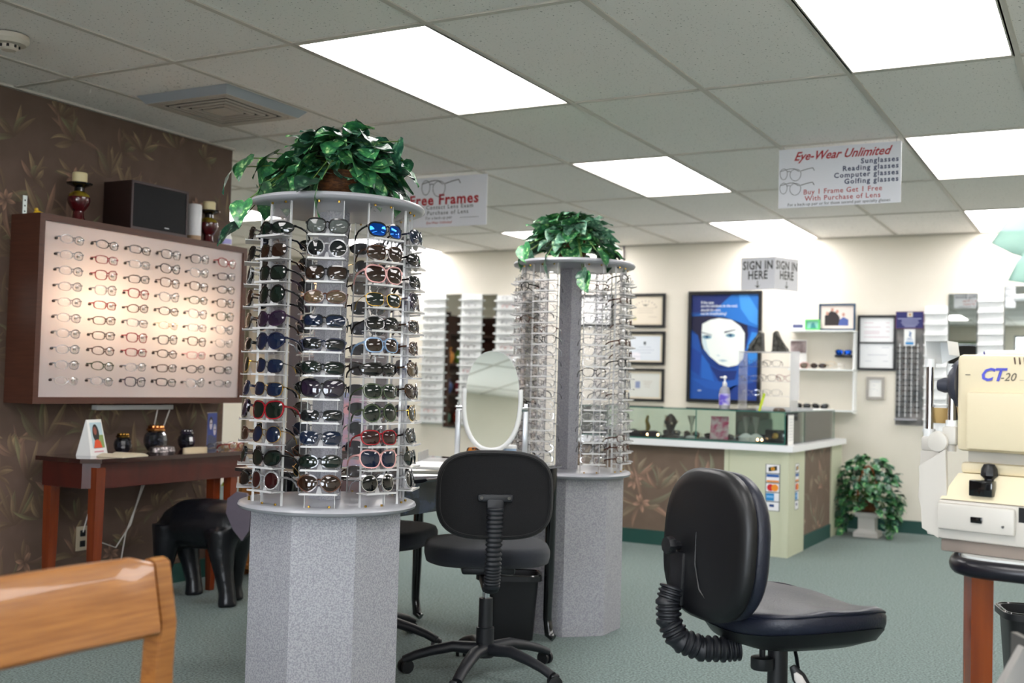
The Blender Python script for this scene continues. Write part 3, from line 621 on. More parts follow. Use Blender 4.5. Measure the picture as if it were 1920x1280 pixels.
# ================================================================= hall table
TZ = .715
t = thing('hall_table', 'dark mahogany hall table against the brown wallpaper', 'table', (-4.16, 3.95, 0))
b = B(); poly = [(-.165, -.53), (.13, -.53), (.2, -.47), (.2, .53), (-.165, .53)]
b.prism(poly, TZ-.02, TZ); b.done('table_top', pm('polished mahogany', '3a1412', .1, noise=(7, '260c0b', (2, .5, 2), .3), coat=.7), t, smooth=0)
b = B(); b.prism([(-.15, -.5), (.11, -.5), (.17, -.45), (.17, .5), (-.15, .5)], TZ-.135, TZ-.02); b.done('apron', MAHOG, t, smooth=0)
for x, y in ((.15, -.45), (-.12, -.47), (.14, .42), (.08, .36)):
    b = B(); b.lathe([(.036, TZ-.04), (.032, .3), (.022, 0)][::-1], 4, start=PI/4, c=(x, y, 0)); b.done('leg', MAHOGL, t, smooth=0)
# on it
def yw(y, x=-4.2): return (x, y, TZ)
t = thing('photo_stand', 'folded white tent card with photo of a smiling woman in orange', 'card', yw(3.62, -4.2), .25)
b = B(); b.mesh([(.05, -.065, 0), (.05, .065, 0), (.012, .055, .165), (.012, -.055, .165), (-.03, -.065, 0), (-.03, .065, 0), (.008, -.055, .165), (.008, .055, .165)], [(0, 1, 2, 3), (4, 6, 7, 5), (3, 2, 7, 6), (0, 3, 6, 4), (1, 5, 7, 2)]); b.done('card_stock', PAPER, t, smooth=0)
def onface(o, M): o.matrix_local = M; return o
MF = Matrix(((0, -.225, 1, .0315), (1, 0, 0, 0), (0, .974, .225, .083), (0, 0, 0, 1)))
def flat(name, col, poly, z, M, parent, rough=.5):
    b = B(); b.prism(poly, z, z+.0003, M=M); return b.done(name, col if not isinstance(col, str) else pm('print '+col, col, rough), parent, smooth=0)
def ell(cx, cyy, rx, ry, n=20, a0=0, a1=360): return [(cx+rx*math.cos(math.radians(a0+(a1-a0)*k/n)), cyy+ry*math.sin(math.radians(a0+(a1-a0)*k/n))) for k in range(n if a1-a0 == 360 else n+1)]
def rc(x0, x1, y0, y1): return [(x0, y0), (x1, y0), (x1, y1), (x0, y1)]
flat('photo_sky', 'bcd4dc', rc(-.04, .048, -.05, .07), .001, MF, t); flat('photo_grass', '8aa05c', rc(.0, .048, -.05, .01), .0014, MF, t)
flat('photo_hair', '1c1412', ell(-.005, .02, .024, .042), .0018, MF, t); flat('photo_dress', 'e0501c', [(-.035, -.05), (.03, -.05), (.02, -.02), (.0, -.01), (-.02, -.015)], .0022, MF, t)
flat('photo_face', '8c4a38', ell(-.01, .03, .013, .019), .0026, MF, t); flat('caption_strip', 'd99aa4', rc(-.035, .035, -.07, -.064), .001, MF, t)
GLOB = pm('black mosaic glass', '0c0d12', .08, noise=(60, '2a2c34', (1, 1, 1), .05), coat=.8)
def owl(label, loc, s, lid):
    t = thing('owl_jar', label, 'ornament', loc); t['group'] = 'round dark glass ornaments on the hall table'
    b = B(); b.lathe([(r*s, z*s) for r, z in ((.02, 0), (.035, .004), (.05, .03), (.053, .05), (.048, .075), (.036, .09))], 14); b.done('jar_body', GLOB, t, smooth=12)
    b = B(); b.lathe([(r*s, z*s) for r, z in ((.036, .09), (.043, .095), (.04, .104), (.02, .112), (.004, .114))], 14); b.done('lid', lid, t, smooth=20)
    b = B()
    for k in range(9):
        a = k*.7; b.lathe([(.004*s, 0), (.011*s, .005*s), (.009*s, .012*s), (.002*s, .016*s)], 8, c=(.026*s*math.cos(a), .026*s*math.sin(a), .104*s))
    b.done('bead', lid, t)
owl('small black glass ornament with gold beads beside the tent card', yw(3.83, -4.22), .8, pm('dark gold', '7a5c2c', .2, 1)); owl('large black mosaic jar with copper lid in the middle of the hall table', yw(4.02, -4.2), 1.1, pm('copper', 'c98a54', .2, 1))
owl('small dark purple glass ornament between the cords and the couple photo', yw(4.27, -4.24), .85, pm('smoky glass', '2a2430', .1, coat=.5))
def case(label, loc, rz, col, ln=.15, rough=.35):
    t = thing('glasses_case', label, 'glasses case', loc, rz); m = pm('case '+col, col, rough, coat=.2)
    b = B(); b.lathe([((ln*.46, .03), 0), ((ln*.5, .034), .008), ((ln*.49, .033), .016)], 28, n=2.6); b.done('case_base', m, t)
    b = B(); b.lathe([((ln*.49, .033), .0165), ((ln*.46, .03), .026), ((ln*.3, .018), .033), ((.01, .002), .034)], 28, n=2.6); b.done('case_lid', m, t)
t = thing('open_booklet', 'open cream booklet lying in front of the tent card', 'booklet', yw(3.66, -4.03), .2)
b = B()
for s in (-1, 1):
    vs = []
    for k in range(7): vs += [(-.07, s*k*.016, .004+.012*math.sin(k/6*PI)), (.07, s*k*.016, .004+.012*math.sin(k/6*PI))]
    vs += [(x, y, .0005) for x, y, z in vs]; n = 14
    b.mesh(vs, [(2*k, 2*k+1, 2*k+3, 2*k+2) for k in range(6)]+[(n+2*k, n+2*k+2, n+2*k+3, n+2*k+1) for k in range(6)]+[(12, 13, 27, 26)]+[(2*k, 2*k+2, n+2*k+2, n+2*k) for k in range(6)]+[(2*k+1, n+2*k+1, n+2*k+3, 2*k+3) for k in range(6)])
b.done('pages', pm('cream page', 'd8cdb4', .6), t)
t = thing('case_stack', 'shiny silver patterned glasses case in front of the mosaic jar', 'glasses case', yw(3.93, -4.06), PI/2+.1); SV = pm('silver pattern', 'a8a0a0', .2, .8, noise=(70, '4c4648', (1, 1, 1), .08), bump=(60, .8))
b = B(); b.lathe([((.08, .034), 0), ((.085, .038), .01), ((.08, .035), .02)], 28, n=2.4); b.done('case_base', SV, t)
b = B(); b.lathe([((.08, .035), .021), ((.075, .03), .033), ((.04, .015), .04), ((.01, .004), .041)], 28, n=2.4); b.done('case_lid', SV, t)
t = thing('open_glasses_case', 'cream open hard glasses case beside the white cords', 'glasses case', yw(4.14, -4.05), PI/2+.1); CR = pm('cream case', 'd8c6a4', .4)
b = B(); O = ell(0, 0, .085, .034, 28); I = ell(0, 0, .078, .027, 28); b.ring(O, I, lambda x, y: (x, y, .022), lambda x, y: (x, y, .0)); b.prism(ell(0, 0, .08, .03, 28), 0, .003); b.done('case_tray', CR, t)
b = B(); b.prism(ell(0, 0, .077, .026, 28), .003, .006); b.done('lining', pm('dark lining', '1c1512', .8), t, smooth=0)
t = thing('photo_display', 'upright acrylic holder with blue photo of two people in glasses', 'photo', yw(4.43, -4.22), .35)
MQ = Matrix(((0, 0, 1, .002), (1, 0, 0, 0), (0, 1, 0, .09), (0, 0, 0, 1)))
b = B(); b.bb(-.002, .001, -.062, .062, 0, .19); b.bb(-.05, .05, -.062, .062, 0, .003); b.done('holder', ACR, t, smooth=0)
flat('photo_background', '2a3f86', rc(-.06, .06, -.085, .095), .0, MQ, t); flat('photo_coat', '3c4460', [(-.055, -.085), (.06, -.085), (.055, -.04), (.02, -.03), (-.01, -.02), (-.05, -.02)], .0005, MQ, t)
for x, y, s, hc in ((-.02, .035, 1.1, '16120f'), (.03, .0, 1, '9aa0b0')):
    flat('photo_hair', hc, ell(x, y+.012*s, .021*s, .025*s), .001, MQ, t); flat('photo_face', 'c4bcc8', ell(x, y, .016*s, .024*s), .0014, MQ, t); flat('photo_glasses', '1a1a20', rc(x-.014, x+.014, y+.004, y+.008), .0018, MQ, t)
for k, (yy, xx, rz, st) in enumerate(((4.37, -4.06, 1.35, ('square', 'clear', 'cleargl')), (4.43, -4.03, 1.7, ('oval', 'red', 'cleargl')))):
    g = getp('eye', st); place(g, (xx, yy, TZ+.021), rz, 0, 0); tag(g, ('clear eyeglasses lying before the blue couple photo', 'dark red eyeglasses lying before the blue couple photo')[k], 'eyeglasses')
case('tan eyeglass case at the right end of the hall table', yw(4.46, -4.1), 1.4, 'b08a5c', .13)
# oak cabinet and flowers behind
t = thing('oak_stand', 'golden oak stand behind the elephant and near tower', 'stand', (-4.12, 4.79, 0))
for s in (-1, 1): b = B(); b.bb(s*.14-.012, s*.14+.012, -.08, .08, 0, .6); b.done('side_panel', OAK, t, smooth=0)
for z in (.06, .3, .6): b = B(); b.bb(-.127, .127, -.08, .08, z-.02, z); b.done('shelf', OAK, t, smooth=0)
t = thing('magazine', 'pale magazine standing in the oak stand', 'magazine', (-4.12, 4.78, .06)); b = B(); b.bb(-.1, .1, -.006, .006, 0, .2); b.done('pages', PAPER, t, smooth=0)
t = thing('bouquet', 'yellow flower in clear wrap behind the hall table', 'flower', (-4.24, 4.6, 0))
b = B(); b.lathe([(.05, 0), (.06, .12), (.05, .3)], 14); b.done('bucket', clear('cloudy glass', 'dfe4dc', .3), t)
b = B(); [b.tube([(0, 0, .02), (.02*math.cos(k), .02*math.sin(k), .5)], .003, 5) for k in range(5)]; b.done('stem', STEM, t)
b = B()
for k in range(10):
    a = 2*PI*k/10; b.tube([(0, 0, .5), (.03*math.cos(a), .03*math.sin(a), .52), (.045*math.cos(a), .045*math.sin(a), .5)], [.006, .012, .003], 6, flat=.4)
b.done('blossom', pm('yellow green petals', 'c8d420', .5), t)
# ================================================================= elephant
def elephant(loc, s):
    b = B()
    b.tube([(-.27, 0, .31), (-.25, 0, .325), (-.2, 0, .345), (-.12, 0, .37), (0, 0, .378), (.1, 0, .385), (.17, 0, .4), (.23, 0, .42), (.27, 0, .43)], [.03, .07, .1, .122, .128, .122, .108, .085, .06], 20)
    b.tube([(.2, 0, .42), (.25, 0, .445), (.31, 0, .46), (.37, 0, .45), (.41, 0, .42), (.445, 0, .36), (.465, 0, .28), (.475, 0, .2), (.49, 0, .13), (.53, 0, .1), (.555, 0, .12)], [.05, .08, .092, .08, .06, .045, .036, .03, .025, .02, .016], 16)
    for sy, x, dx in ((-1, .15, .06), (1, .15, -.02), (-1, -.19, -.02), (1, -.19, .06)):
        b.tube([(x, sy*.05, .36), (x+dx*.2, sy*.066, .26), (x+dx*.6, sy*.072, .16), (x+dx, sy*.074, .07), (x+dx+.004, sy*.074, .03), (x+dx+.006, sy*.074, 0)], [.09, .066, .048, .041, .045, .05], 14)
    ELM = pm('black carved leather', '0d0e12', .3, noise=(12, '17181e', (1, 1, 1), .3), bump=(30, .6))
    o = b.done('elephant_figure', ELM, None, smooth=180)
    m = o.modifiers.new('r', 'REMESH'); m.mode = 'VOXEL'; m.voxel_size = .009; m.use_smooth_shade = True
    m = o.modifiers.new('sm', 'SMOOTH'); m.iterations = 10; m.factor = .5
    o.location = loc; o.scale = (s,)*3; o.rotation_euler = (0, 0, .05)
    b = B(); b.tube([(-.285, 0, .37), (-.315, 0, .3), (-.325, 0, .2), (-.322, 0, .13), (-.32, 0, .09)], [.012, .01, .007, .013, .004], 8); b.done('tail', ELM, o)
    EAR = pm('grey leather ear', '68606c', .4, bump=(40, .5))
    for sy in (-1, 1):
        b = B(); P = [(.0, .1), (-.05, .105), (-.095, .07), (-.1, .0), (-.06, -.08), (-.015, -.13), (.02, -.08), (.03, .0)]
        vs = []
        for x, z in P: vs.append((.33+x, sy*(.09+.25*max(0, -x)), .46+z))
        n = len(P); vs += [(x, y+sy*.012, z) for x, y, z in vs]; b.mesh(vs, [tuple(range(n)), tuple(range(n, 2*n))]+[(i, (i+1) % n, n+(i+1) % n, n+i) for i in range(n)])
        b.done('ear', EAR, o, smooth=60); 
        b = B(); b.tube([(.41, sy*.045, .36), (.47, sy*.06, .32), (.52, sy*.06, .33)], [.013, .01, .004], 8); b.done('tusk', pm('ivory tusk', 'c9bfa4', .4), o)
        b = B(); b.lathe([(.002, 0), (.008, .003), (.002, .006)], 8, M=T((.4, sy*.062, .46)) @ R(90*-sy, 'X')); b.done('eye', BLACKG, o)
        for x, yy in (((.22, 0), (.14, 1)) if sy < 0 else ((.14, 0), (-.12, 1))): pass
    return o
tag(elephant((-3.93, 4.11, 0), .98), 'black leather elephant statue standing before the hall table', 'statue')
# ================================================================= task chairs
PLS = pm('black nylon', '181a20', .5); FAB = pm('black office fabric', '0d0d10', .95, bump=(700, .5), sheen=.08); FABS = pm('charcoal seat fabric', '1b1f28', .9, bump=(700, .5), sheen=.15)
def pad(b, a, d, h, n=3, M=None, e=.35):
    pr = [((a*.9, d*.9), 0), ((a*.98, d*.98), h*.1), ((a, d), h*.35), ((a, d), h*.65), ((a*.97, d*.97), h*.88), ((a*.9, d*.9), h*.97), ((a*.6, d*.6), h), ((a*.1, d*.1), h*1.01)]
    b.lathe(pr, 40, M=M, n=n)
def star_base(t, rot, R_=.29, hub=.1, ncol=PLS):
    for k in range(5):
        a = rot+k*2*PI/5; c, s = math.cos(a), math.sin(a)
        b = B(); b.tube([(.03*c, .03*s, hub), (.12*c, .12*s, hub+.006), (.2*c, .2*s, hub-.012), (.26*c, .26*s, hub-.03), (R_*c, R_*s, hub-.05)], [.03, .026, .023, .021, .02], 10, flat=.8)
        lg = b.done('leg', PLS, t, smooth=60)
        b = B()
        Mx = T((R_*c, R_*s, .026)) @ Matrix.Rotation(a+.8+k, 4, 'Z') @ T((.01, 0, 0))
        for s2 in (-1, 1): b.lathe([(.012, -.008), (.025, -.006), (.026, 0), (.025, .006), (.012, .008)], 20, M=Mx @ T((0, s2*.014, 0)) @ R(90, 'X'))
        b.box((.0, 0, .02), (.032, .03, .02), Mx, .006); b.done('caster', BLACK, lg)
def gaiter(b, pts, r, n, seg=16, flat=1):
    P = [Vector(p) for p in pts]
    def at(t):
        f = t*(len(P)-1); i = min(int(f), len(P)-2); f -= i
        return P[i].lerp(P[i+1], f)
    q = []; rr = []
    for k in range(n):
        q += [at((k+.1)/n), at((k+.35)/n), at((k+.65)/n), at((k+.9)/n)]; rr += [r*.82, r, r, r*.82]
    b.tube(q, rr, seg, flat=flat)
# fabric chair, local: faces +y, backrest at -y
def fabric_chair(label, loc, face, full=True):
    t = thing('task_chair', label, 'chair', loc, face-PI/2); t['group'] = 'black office chairs'
    b = B(); pad(b, .238, .225, .075, 3, T((0, .04, .425))); b.done('seat', FABS, t, smooth=60)
    b = B(); b.box((0, .02, .405), (.2, .22, .03), None, .01); b.done('seat_plate', PLS, t)
    b = B(); pad(b, .208, .157, .07, 3.2, T((0, -.255, .705)) @ R(-4, 'X') @ R(90, 'X')); bk = b.done('backrest', FAB, t, smooth=60)
    b = B(); n = 48; pp = []
    for k in range(n):
        g = 2*PI*k/n; pp.append((.196*math.copysign(abs(math.cos(g))**(2/3.2), math.cos(g)), .145*math.copysign(abs(math.sin(g))**(2/3.2), math.sin(g)), .0705))
    Mb = T((0, -.255, .705)) @ R(-4, 'X') @ R(90, 'X')
    b.tube([Mb @ Vector(p) for p in pp], .004, 6, closed=True); b.done('piping', FAB, bk)
    b = B(); b.box((0, 0, .075), (.125, .028, .018), Mb @ T((0, -.01, 0)), .008); b.box((0, -.035, .075), (.06, .05, .02), Mb @ T((0, -.0, 0)), .008); br = b.done('bracket', PLS, t)
    for s in (-1, 1):
        b = B(); b.lathe([(.006, 0), (.006, .004)], 10, M=Mb @ T((s*.048, -.01, .083))); b.done('bolt', BLACKG, br)
    b = B(); gaiter(b, [(0, -.338, .67), (0, -.328, .57), (0, -.31, .46), (0, -.28, .385), (0, -.2, .36)], .03, 26, flat=.62); b.done('back_bar_cover', PLS, t, smooth=50)
    b = B(); b.tube([(0, 0, .36), (0, 0, .40)], .04, 12); b.bb(-.03, .03, -.22, .06, .35, .385, .008); b.done('tilt_mechanism', BLACK, t)
    b = B(); b.tube([(0, 0, .25), (0, 0, .37)], .014, 14); b.done('gas_lift', CHROME, t)
    b = B(); b.tube([(0, 0, .07), (0, 0, .18), (0, 0, .181), (0, 0, .29)], [.034, .034, .027, .026], 18); b.done('lift_sleeve', PLS, t, smooth=40)
    star_base(t, fabric_chair.rot, .305); return t
fabric_chair.rot = math.radians(-40)
CH2 = (-2.085, 3.675, 0)
fabric_chair('black fabric task chair seen from behind at the black desk', CH2, math.atan2(.83, -.55))
fabric_chair.rot = math.radians(20)
c3 = fabric_chair('black task chair mostly hidden behind the near tower pedestal', (-2.72, 3.80, 0), math.atan2(.2, 1)); 
# leather chair, local faces +y
LEA = pm('navy black leather', '161a2a', .4, bump=(160, .25)); SHELL = pm('black moulded shell', '0b0c10', .42)
f3 = math.atan2(.80, .60)
t = thing('leather_chair', 'navy black leather office chair seen from behind at the right', 'chair', (-.775, 2.93, 0), f3-PI/2)
b = B(); pad(b, .22, .22, .06, 2.7, T((0, .04, .425))); st = b.done('seat', LEA, t, smooth=70)
for v in st.data.vertices:
    x, y, z = v.co
    v.co.z += .05*max(0, (abs(x)/.22))**2*(.5) - .03*max(0, (y-.15)/.13)**2 + (.012*math.sin(y*38+x*9)*.3 if z > .47 else 0)
b = B(); b.lathe([((.15, .15), .385), ((.2, .195), .40), ((.217, .217), .43)], 40, n=2.7, c=(0, .04, 0)); sp = b.done('seat_shell', SHELL, t, smooth=70)
for v in sp.data.vertices:
    x, y, z = v.co; v.co.z += .05*(abs(x)/.22)**2*.5 - .03*max(0, (y-.15)/.13)**2
b = B(); n = 44; b.tube([(.218*math.copysign(abs(math.cos(2*PI*k/n))**(2/2.7), math.cos(2*PI*k/n)), .04+.213*math.copysign(abs(math.sin(2*PI*k/n))**(2/2.7), math.sin(2*PI*k/n)), .474) for k in range(n)], .004, 6, closed=True); sm = b.done('seam', LEA, st)
for v in sm.data.vertices:
    x, y, z = v.co; v.co.z += .05*(abs(x)/.22)**2*.5 - .03*max(0, (y-.15)/.13)**2
Mb = T((0, -.2, .648)) @ R(-3, 'X') @ R(90, 'X') @ Matrix.Diagonal((.91, .88, .85, 1))
def eggpad(b, a, d, z0, z1, sc, M):
    pr = [(sc*.93, z0), (sc, z0+(z1-z0)*.25), (sc, z0+(z1-z0)*.6), (sc*.94, z0+(z1-z0)*.88), (sc*.8, z1), (.1, z1+.004)]
    b.lathe([((a*k, d*k), z) for k, z in pr], 44, M=M, n=2.75)
b = B(); eggpad(b, .203, .213, 0, .06, 1, Mb @ T((0, 0, .012)) @ R(180, 'X')); bk = b.done('backrest', LEA, t, smooth=70)
b = B(); eggpad(b, .208, .218, .008, .06, 1, Mb); b.done('back_shell', SHELL, t, smooth=70)
b = B(); b.tube([Mb @ Vector((-.02, .03, .062)), Mb @ Vector((-.015, -.06, .064)), Mb @ Vector((.01, -.13, .062)), Mb @ Vector((.06, -.17, .054)), Mb @ Vector((.12, -.18, .045))], .003, 6); b.done('shell_crease', SHELL, t)
b = B(); b.lathe([(.012, .05), (.014, .085), (.026, .088), (.028, .1), (.024, .112), (.006, .114)], 8, M=Mb @ T((-.1, -.02, .0))); b.done('height_knob', BLACK, t, smooth=30)
b = B(); b.box((-.1, -.115, .062), (.07, .16, .022), Mb, .009); b.done('height_bracket', BLACK, t)
b = B(); gaiter(b, [(-.09, -.272, .53), (-.09, -.285, .49), (-.085, -.285, .44), (-.07, -.265, .395), (-.05, -.21, .372), (-.03, -.15, .37), (-.015, -.11, .375)], .034, 20); b.done('bellows', PLS, t, smooth=50)
b = B(); b.lathe([(.028, .318), (.03, .323), (.03, .348), (.024, .35)], 18, c=(.0, -.05, 0)); b.tube([(.0, -.05, .345), (.0, -.05, .39)], .008, 8); b.done('tension_knob', BLACK, t)
b = B(); b.tube([(0, 0, .0), (0, 0, .2), (0, 0, .201), (0, 0, .4)], [.034, .032, .027, .026], 18); b.done('column', BLACK, t, smooth=40)
b = B(); b.tube([(.06, .0, .4), (.10, -.02, .37), (.125, -.035, .35)], .005, 8); lv = b.done('lever', BLACK, t)
b = B(); b.lathe([((.004, .004), -.04), ((.017, .01), -.03), ((.018, .01), 0), ((.008, .007), .03)], 14, M=T((.14, -.045, .332)) @ R(52, 'Z') @ R(-32, 'Y')); b.done('lever_paddle', BLACK, lv)
b = B(); b.lathe([((.003, .002), -.028), ((.011, .004), -.02), ((.011, .004), .002), ((.004, .003), .016)], 12, M=T((.14, -.045, .330)) @ R(52, 'Z') @ T((0, -.0085, 0)) @ R(-32, 'Y')); b.done('lever_inlay', pm('pale inlay', 'cfcac6', .5), lv)
for o in t.children: o.location.z += .058
star_base(t, .3)
# ================================================================= desk between the towers
DZ = .757
t = thing('black_desk', 'black glass-topped desk between the two round towers', 'desk', (-2.50, 3.75, 0), math.radians(-2.5))
b = B(); b.bb(-.40, .375, -.57, .6, DZ-.014, DZ, .004); b.done('desk_top', pm('black glass top', '14161c', .06, coat=1), t)
MARB = pm('black marbled board', '0c0f18', .25, noise=(9, '2c3850', (1, 1, 1), .06), coat=.4)
b = B(); b.bb(.315, .33, -.52, .56, DZ-.13, DZ-.014); b.done('apron', MARB, t, smooth=0)
for y, s in ((-.55, -1), (.575, 1)):
    for x in (.34, -.15 if y < 0 else -.36):
        b = B(); b.tube([(x, y, DZ-.014), (x, y, .3), (x-.004, y, .1), (x+.006, y, .03), (x+.03, y, .016)], [.024, .022, .019, .02, .016], 10); b.done('leg', BLACKG, t, smooth=60)
t = thing('oval_mirror', 'oval tilting table mirror in a white frame on the black desk', 'mirror', (-2.30, 4.06, DZ), math.radians(27))
Mm = T((0, 0, .275)) @ R(-5, 'X'); n = 40
ov = [(.113*math.copysign(abs(math.cos(2*PI*k/n))**.9, math.cos(2*PI*k/n)), .205*math.copysign(abs(math.sin(2*PI*k/n))**.85, math.sin(2*PI*k/n))) for k in range(n)]
b = B(); b.prism(ov, -.003, .003, M=Mm @ R(90, 'X')); b.done('mirror_glass', MIRROR, t, smooth=30)
b = B(); b.prism([(x*1.01, z*1.01) for x, z in ov], -.008, -.0035, M=Mm @ R(90, 'X')); b.done('mirror_back', WHITE, t, smooth=30)
b = B(); lo = [(x*1.05, 0, z*1.03) for x, z in ov if z < .05]; k0 = max(range(len(lo)-1), key=lambda i: (Vector(lo[i+1])-Vector(lo[i])).length); lo = lo[k0+1:]+lo[:k0+1]
b.tube(lo, .0105, 8, M=Mm, flat=1.2); b.done('frame_cradle', WHITE, t, smooth=60)
for s in (-1, 1):
    b = B(); b.bb(s*.142-.011, s*.142+.011, -.01, .01, .01, .23, .003); b.done('stand_post', pm('brushed white metal', 'c9ccd0', .3, .5), t)
    b = B(); b.tube([(s*.122, 0, .235), (s*.15, 0, .235)], .012, 10); b.bb(s*.142-.006, s*.142+.006, -.006, .006, .22, .26); b.done('pivot_knob', CHROME, t)
b = B(); b.bb(-.155, .155, -.06, .06, 0, .012, .004); b.done('stand_base', WHITE, t)
t = thing('paper_pad', 'white paper pad on the desk left of the fabric chair', 'paper', (-2.42, 3.83, DZ), .3); b = B(); b.bb(-.11, .14, -.15, .15, 0, .008); b.done('sheets', PAPER, t, smooth=0)
t = thing('acrylic_tray', 'clear tray with a pair of glasses on the desk beside the paper', 'tray', (-2.56, 4.12, DZ), .4); b = B(); b.bb(-.1, .1, -.12, .12, 0, .004); b.bb(-.1, -.096, -.12, .12, .004, .04); b.bb(.096, .1, -.12, .12, .004, .04); b.done('tray_body', FROST, t, smooth=0)
t = thing('sanitizer_tub', 'small blue and white tub on the desk beside the mirror', 'tub', (-2.33, 4.28, DZ)); b = B(); b.lathe([(.026, 0), (.03, .004), (.03, .06)], 20); b.done('tub_body', pm('pale blue tub', 'a8c4e4', .4), t); b = B(); b.lathe([(.031, .06), (.031, .072), (.027, .076)], 20); b.done('lid', WHITE, t)
t = thing('leopard_case', 'orange leopard patterned case under the oval mirror', 'glasses case', (-2.44, 4.25, DZ), .4); LP = pm('leopard print', 'c77a24', .5, noise=(60, '2c1608', (1, 1, 1), .05)); b = B(); pad(b, .08, .035, .06, 3); b.done('case_body', LP, t)
t = thing('waste_bin', 'tall black waste bin under the desk behind the fabric chair', 'bin', (-2.30, 4.27, 0), .5)
def bin_(t, a0, d0, a1, d1, h):
    b = B(); b.lathe([((a0, d0), 0), ((a1, d1), h), ((a1+.012, d1+.012), h), ((a1+.012, d1+.012), h-.018), ((a1+.014, d1+.014), h-.018), ((a1+.014, d1+.014), h+.004), ((a1-.004, d1-.004), h+.004), ((a0-.004, d0-.004), .006)], 40, n=5); b.done('bin_body', BLACK, t, smooth=40)
    b = B(); b.tube([((a1+.006)*math.copysign(abs(math.cos(2*PI*k/40))**.4, math.cos(2*PI*k/40)), 0, 0) and ((a1+.006)*math.copysign(abs(math.cos(2*PI*k/40))**.4, math.cos(2*PI*k/40)), (d1+.006)*math.copysign(abs(math.sin(2*PI*k/40))**.4, math.sin(2*PI*k/40)), h+.004) for k in range(40)], .005, 6, closed=True); b.done('rim', BLACKG, t)
bin_(t, .1, .06, .12, .078, .275)
# ================================================================= reception counter
CX0, CX1, CY0, CZ = -3.5, -1.91, 7.36, .735
t = thing('reception_counter', 'L-shaped reception counter with brown wallpaper panels and sage green corners', 'counter', (CX1, CY0, 0))
def cb(*a, bev=0): b = B(); b.M = T((-CX1, -CY0, 0)); b.bb(*a, bev); return b
b = cb(CX0, CX1, CY0, CY0+.6, 0, CZ-.04); b.bb(CX1-.6, CX1, CY0+.6, 8.95, 0, CZ-.04); b.done('body', SAGE, t, smooth=0)
wp = cb(CX0, -2.33, CY0-.012, CY0-.001, .1, CZ-.04).done('wallpaper_panel', BROWNPANEL, t, smooth=0)
MW = Matrix(((1, 0, 0, CX0-CX1), (0, 0, -1, -.0125), (0, 1, 0, .1), (0, 0, 0, 1)))
TIPS = ['b0a48c', '949c84', 'bcae94', 'c09884']
leafprint('printed_leaves', -2.33-CX0, CZ-.14, 0, MW, wp, '69594c', TIPS, 8, 1.25)
wp = cb(CX1+.001, CX1+.012, 7.76, 8.6, .1, CZ-.04).done('wallpaper_panel', BROWNPANEL, t, smooth=0)
MW = Matrix(((0, 0, 1, .0125), (1, 0, 0, 7.76-CY0), (0, 1, 0, .1), (0, 0, 0, 1)))
leafprint('printed_leaves', .84, CZ-.14, 0, MW, wp, '69594c', TIPS, 9, 1.1)
cb(CX0, -2.33, CY0-.02, CY0-.001, 0, .1).done('kick_base', TEAL, t, smooth=0); cb(CX1+.001, CX1+.02, 7.76, 8.6, 0, .1).done('kick_base', TEAL, t, smooth=0)
cb(-2.33, CX1-.03, CY0-.022, CY0-.001, 0, CZ-.04).done('sage_panel', SAGE, t, smooth=0)
b = cb(CX1-.028, CX1+.022, CY0-.03, CY0+.1, 0, CZ-.04); b.bb(CX1, CX1+.022, CY0+.102, 7.758, 0, CZ-.04); b.done('corner_post', SAGE, t, smooth=0)
cb(-2.30, -2.294, CY0-.0235, CY0-.022, 0, CZ-.04).done('panel_joint', pm('darker sage bead', 'a9b08e', .5), t, smooth=0)  # joint line on the panel, a thin strip of darker sage
cb(CX1+.001, CX1+.022, 8.6, 8.95, 0, CZ-.04).done('sage_panel', SAGE, t, smooth=0)
CT_ = pm('white laminate top', 'eef0f2', .3)
b = cb(CX0-.02, CX1+.05, CY0-.05, CY0+.62, CZ-.04, CZ+.002); b.bb(CX1-.62, CX1+.05, CY0+.62, 8.98, CZ-.04, CZ+.002); b.done('counter_top', CT_, t, smooth=0)
# payment stickers
def stick(M, w, h, o):
    flat('sticker_border', '3c4a50', rc(0, w, 0, h), 0, M, o); ch = h/5
    for k in range(5): flat('sticker_cell', 'eeeef2', rc(w*.05, w*.95, k*ch+h*.012, (k+1)*ch-h*.008), .0004, M, o)
    y = lambda k, f: (k+f)*ch
    flat('card_print', '1b3f7a', rc(w*.3, w*.62, y(0, .45), y(0, .72)), .0008, M, o)
    flat('card_print', '1b86c8', rc(w*.06, w*.62, y(1, .1), y(1, .9)), .0008, M, o); flat('card_print', '7ab6e8', rc(w*.1, w*.58, y(1, .4), y(1, .65)), .0012, M, o)
    flat('card_print', 'd0202c', ell(w*.36, y(2, .5), w*.24, ch*.38), .0008, M, o); flat('card_print', 'f0942c', ell(w*.66, y(2, .5), w*.24, ch*.38), .0012, M, o)
    flat('card_print', '1c5aa8', rc(w*.08, w*.92, y(3, .62), y(3, .92)), .0008, M, o); flat('card_print', 'e08c34', rc(w*.08, w*.92, y(3, .08), y(3, .28)), .0008, M, o)
    flat('card_print', '141210', [(w*.22, y(4, .2)), (w*.8, y(4, .38)), (w*.78, y(4, .85)), (w*.2, y(4, .66))], .0008, M, o); flat('card_print', 'd8a818', ell(w*.5, y(4, .52), w*.14, ch*.2), .0012, M, o); flat('card_print', 'b83018', ell(w*.5, y(4, .52), w*.06, ch*.1), .0016, M, o)
t = thing('payment_stickers', 'column of five payment card stickers on the front of the counter', 'sticker', (-2.045, CY0-.0225, .3)); t['group'] = 'payment sticker columns on the counter'
stick(Matrix(((1, 0, 0, 0), (0, 0, -1, 0), (0, 1, 0, 0), (0, 0, 0, 1))), .098, .31, t)
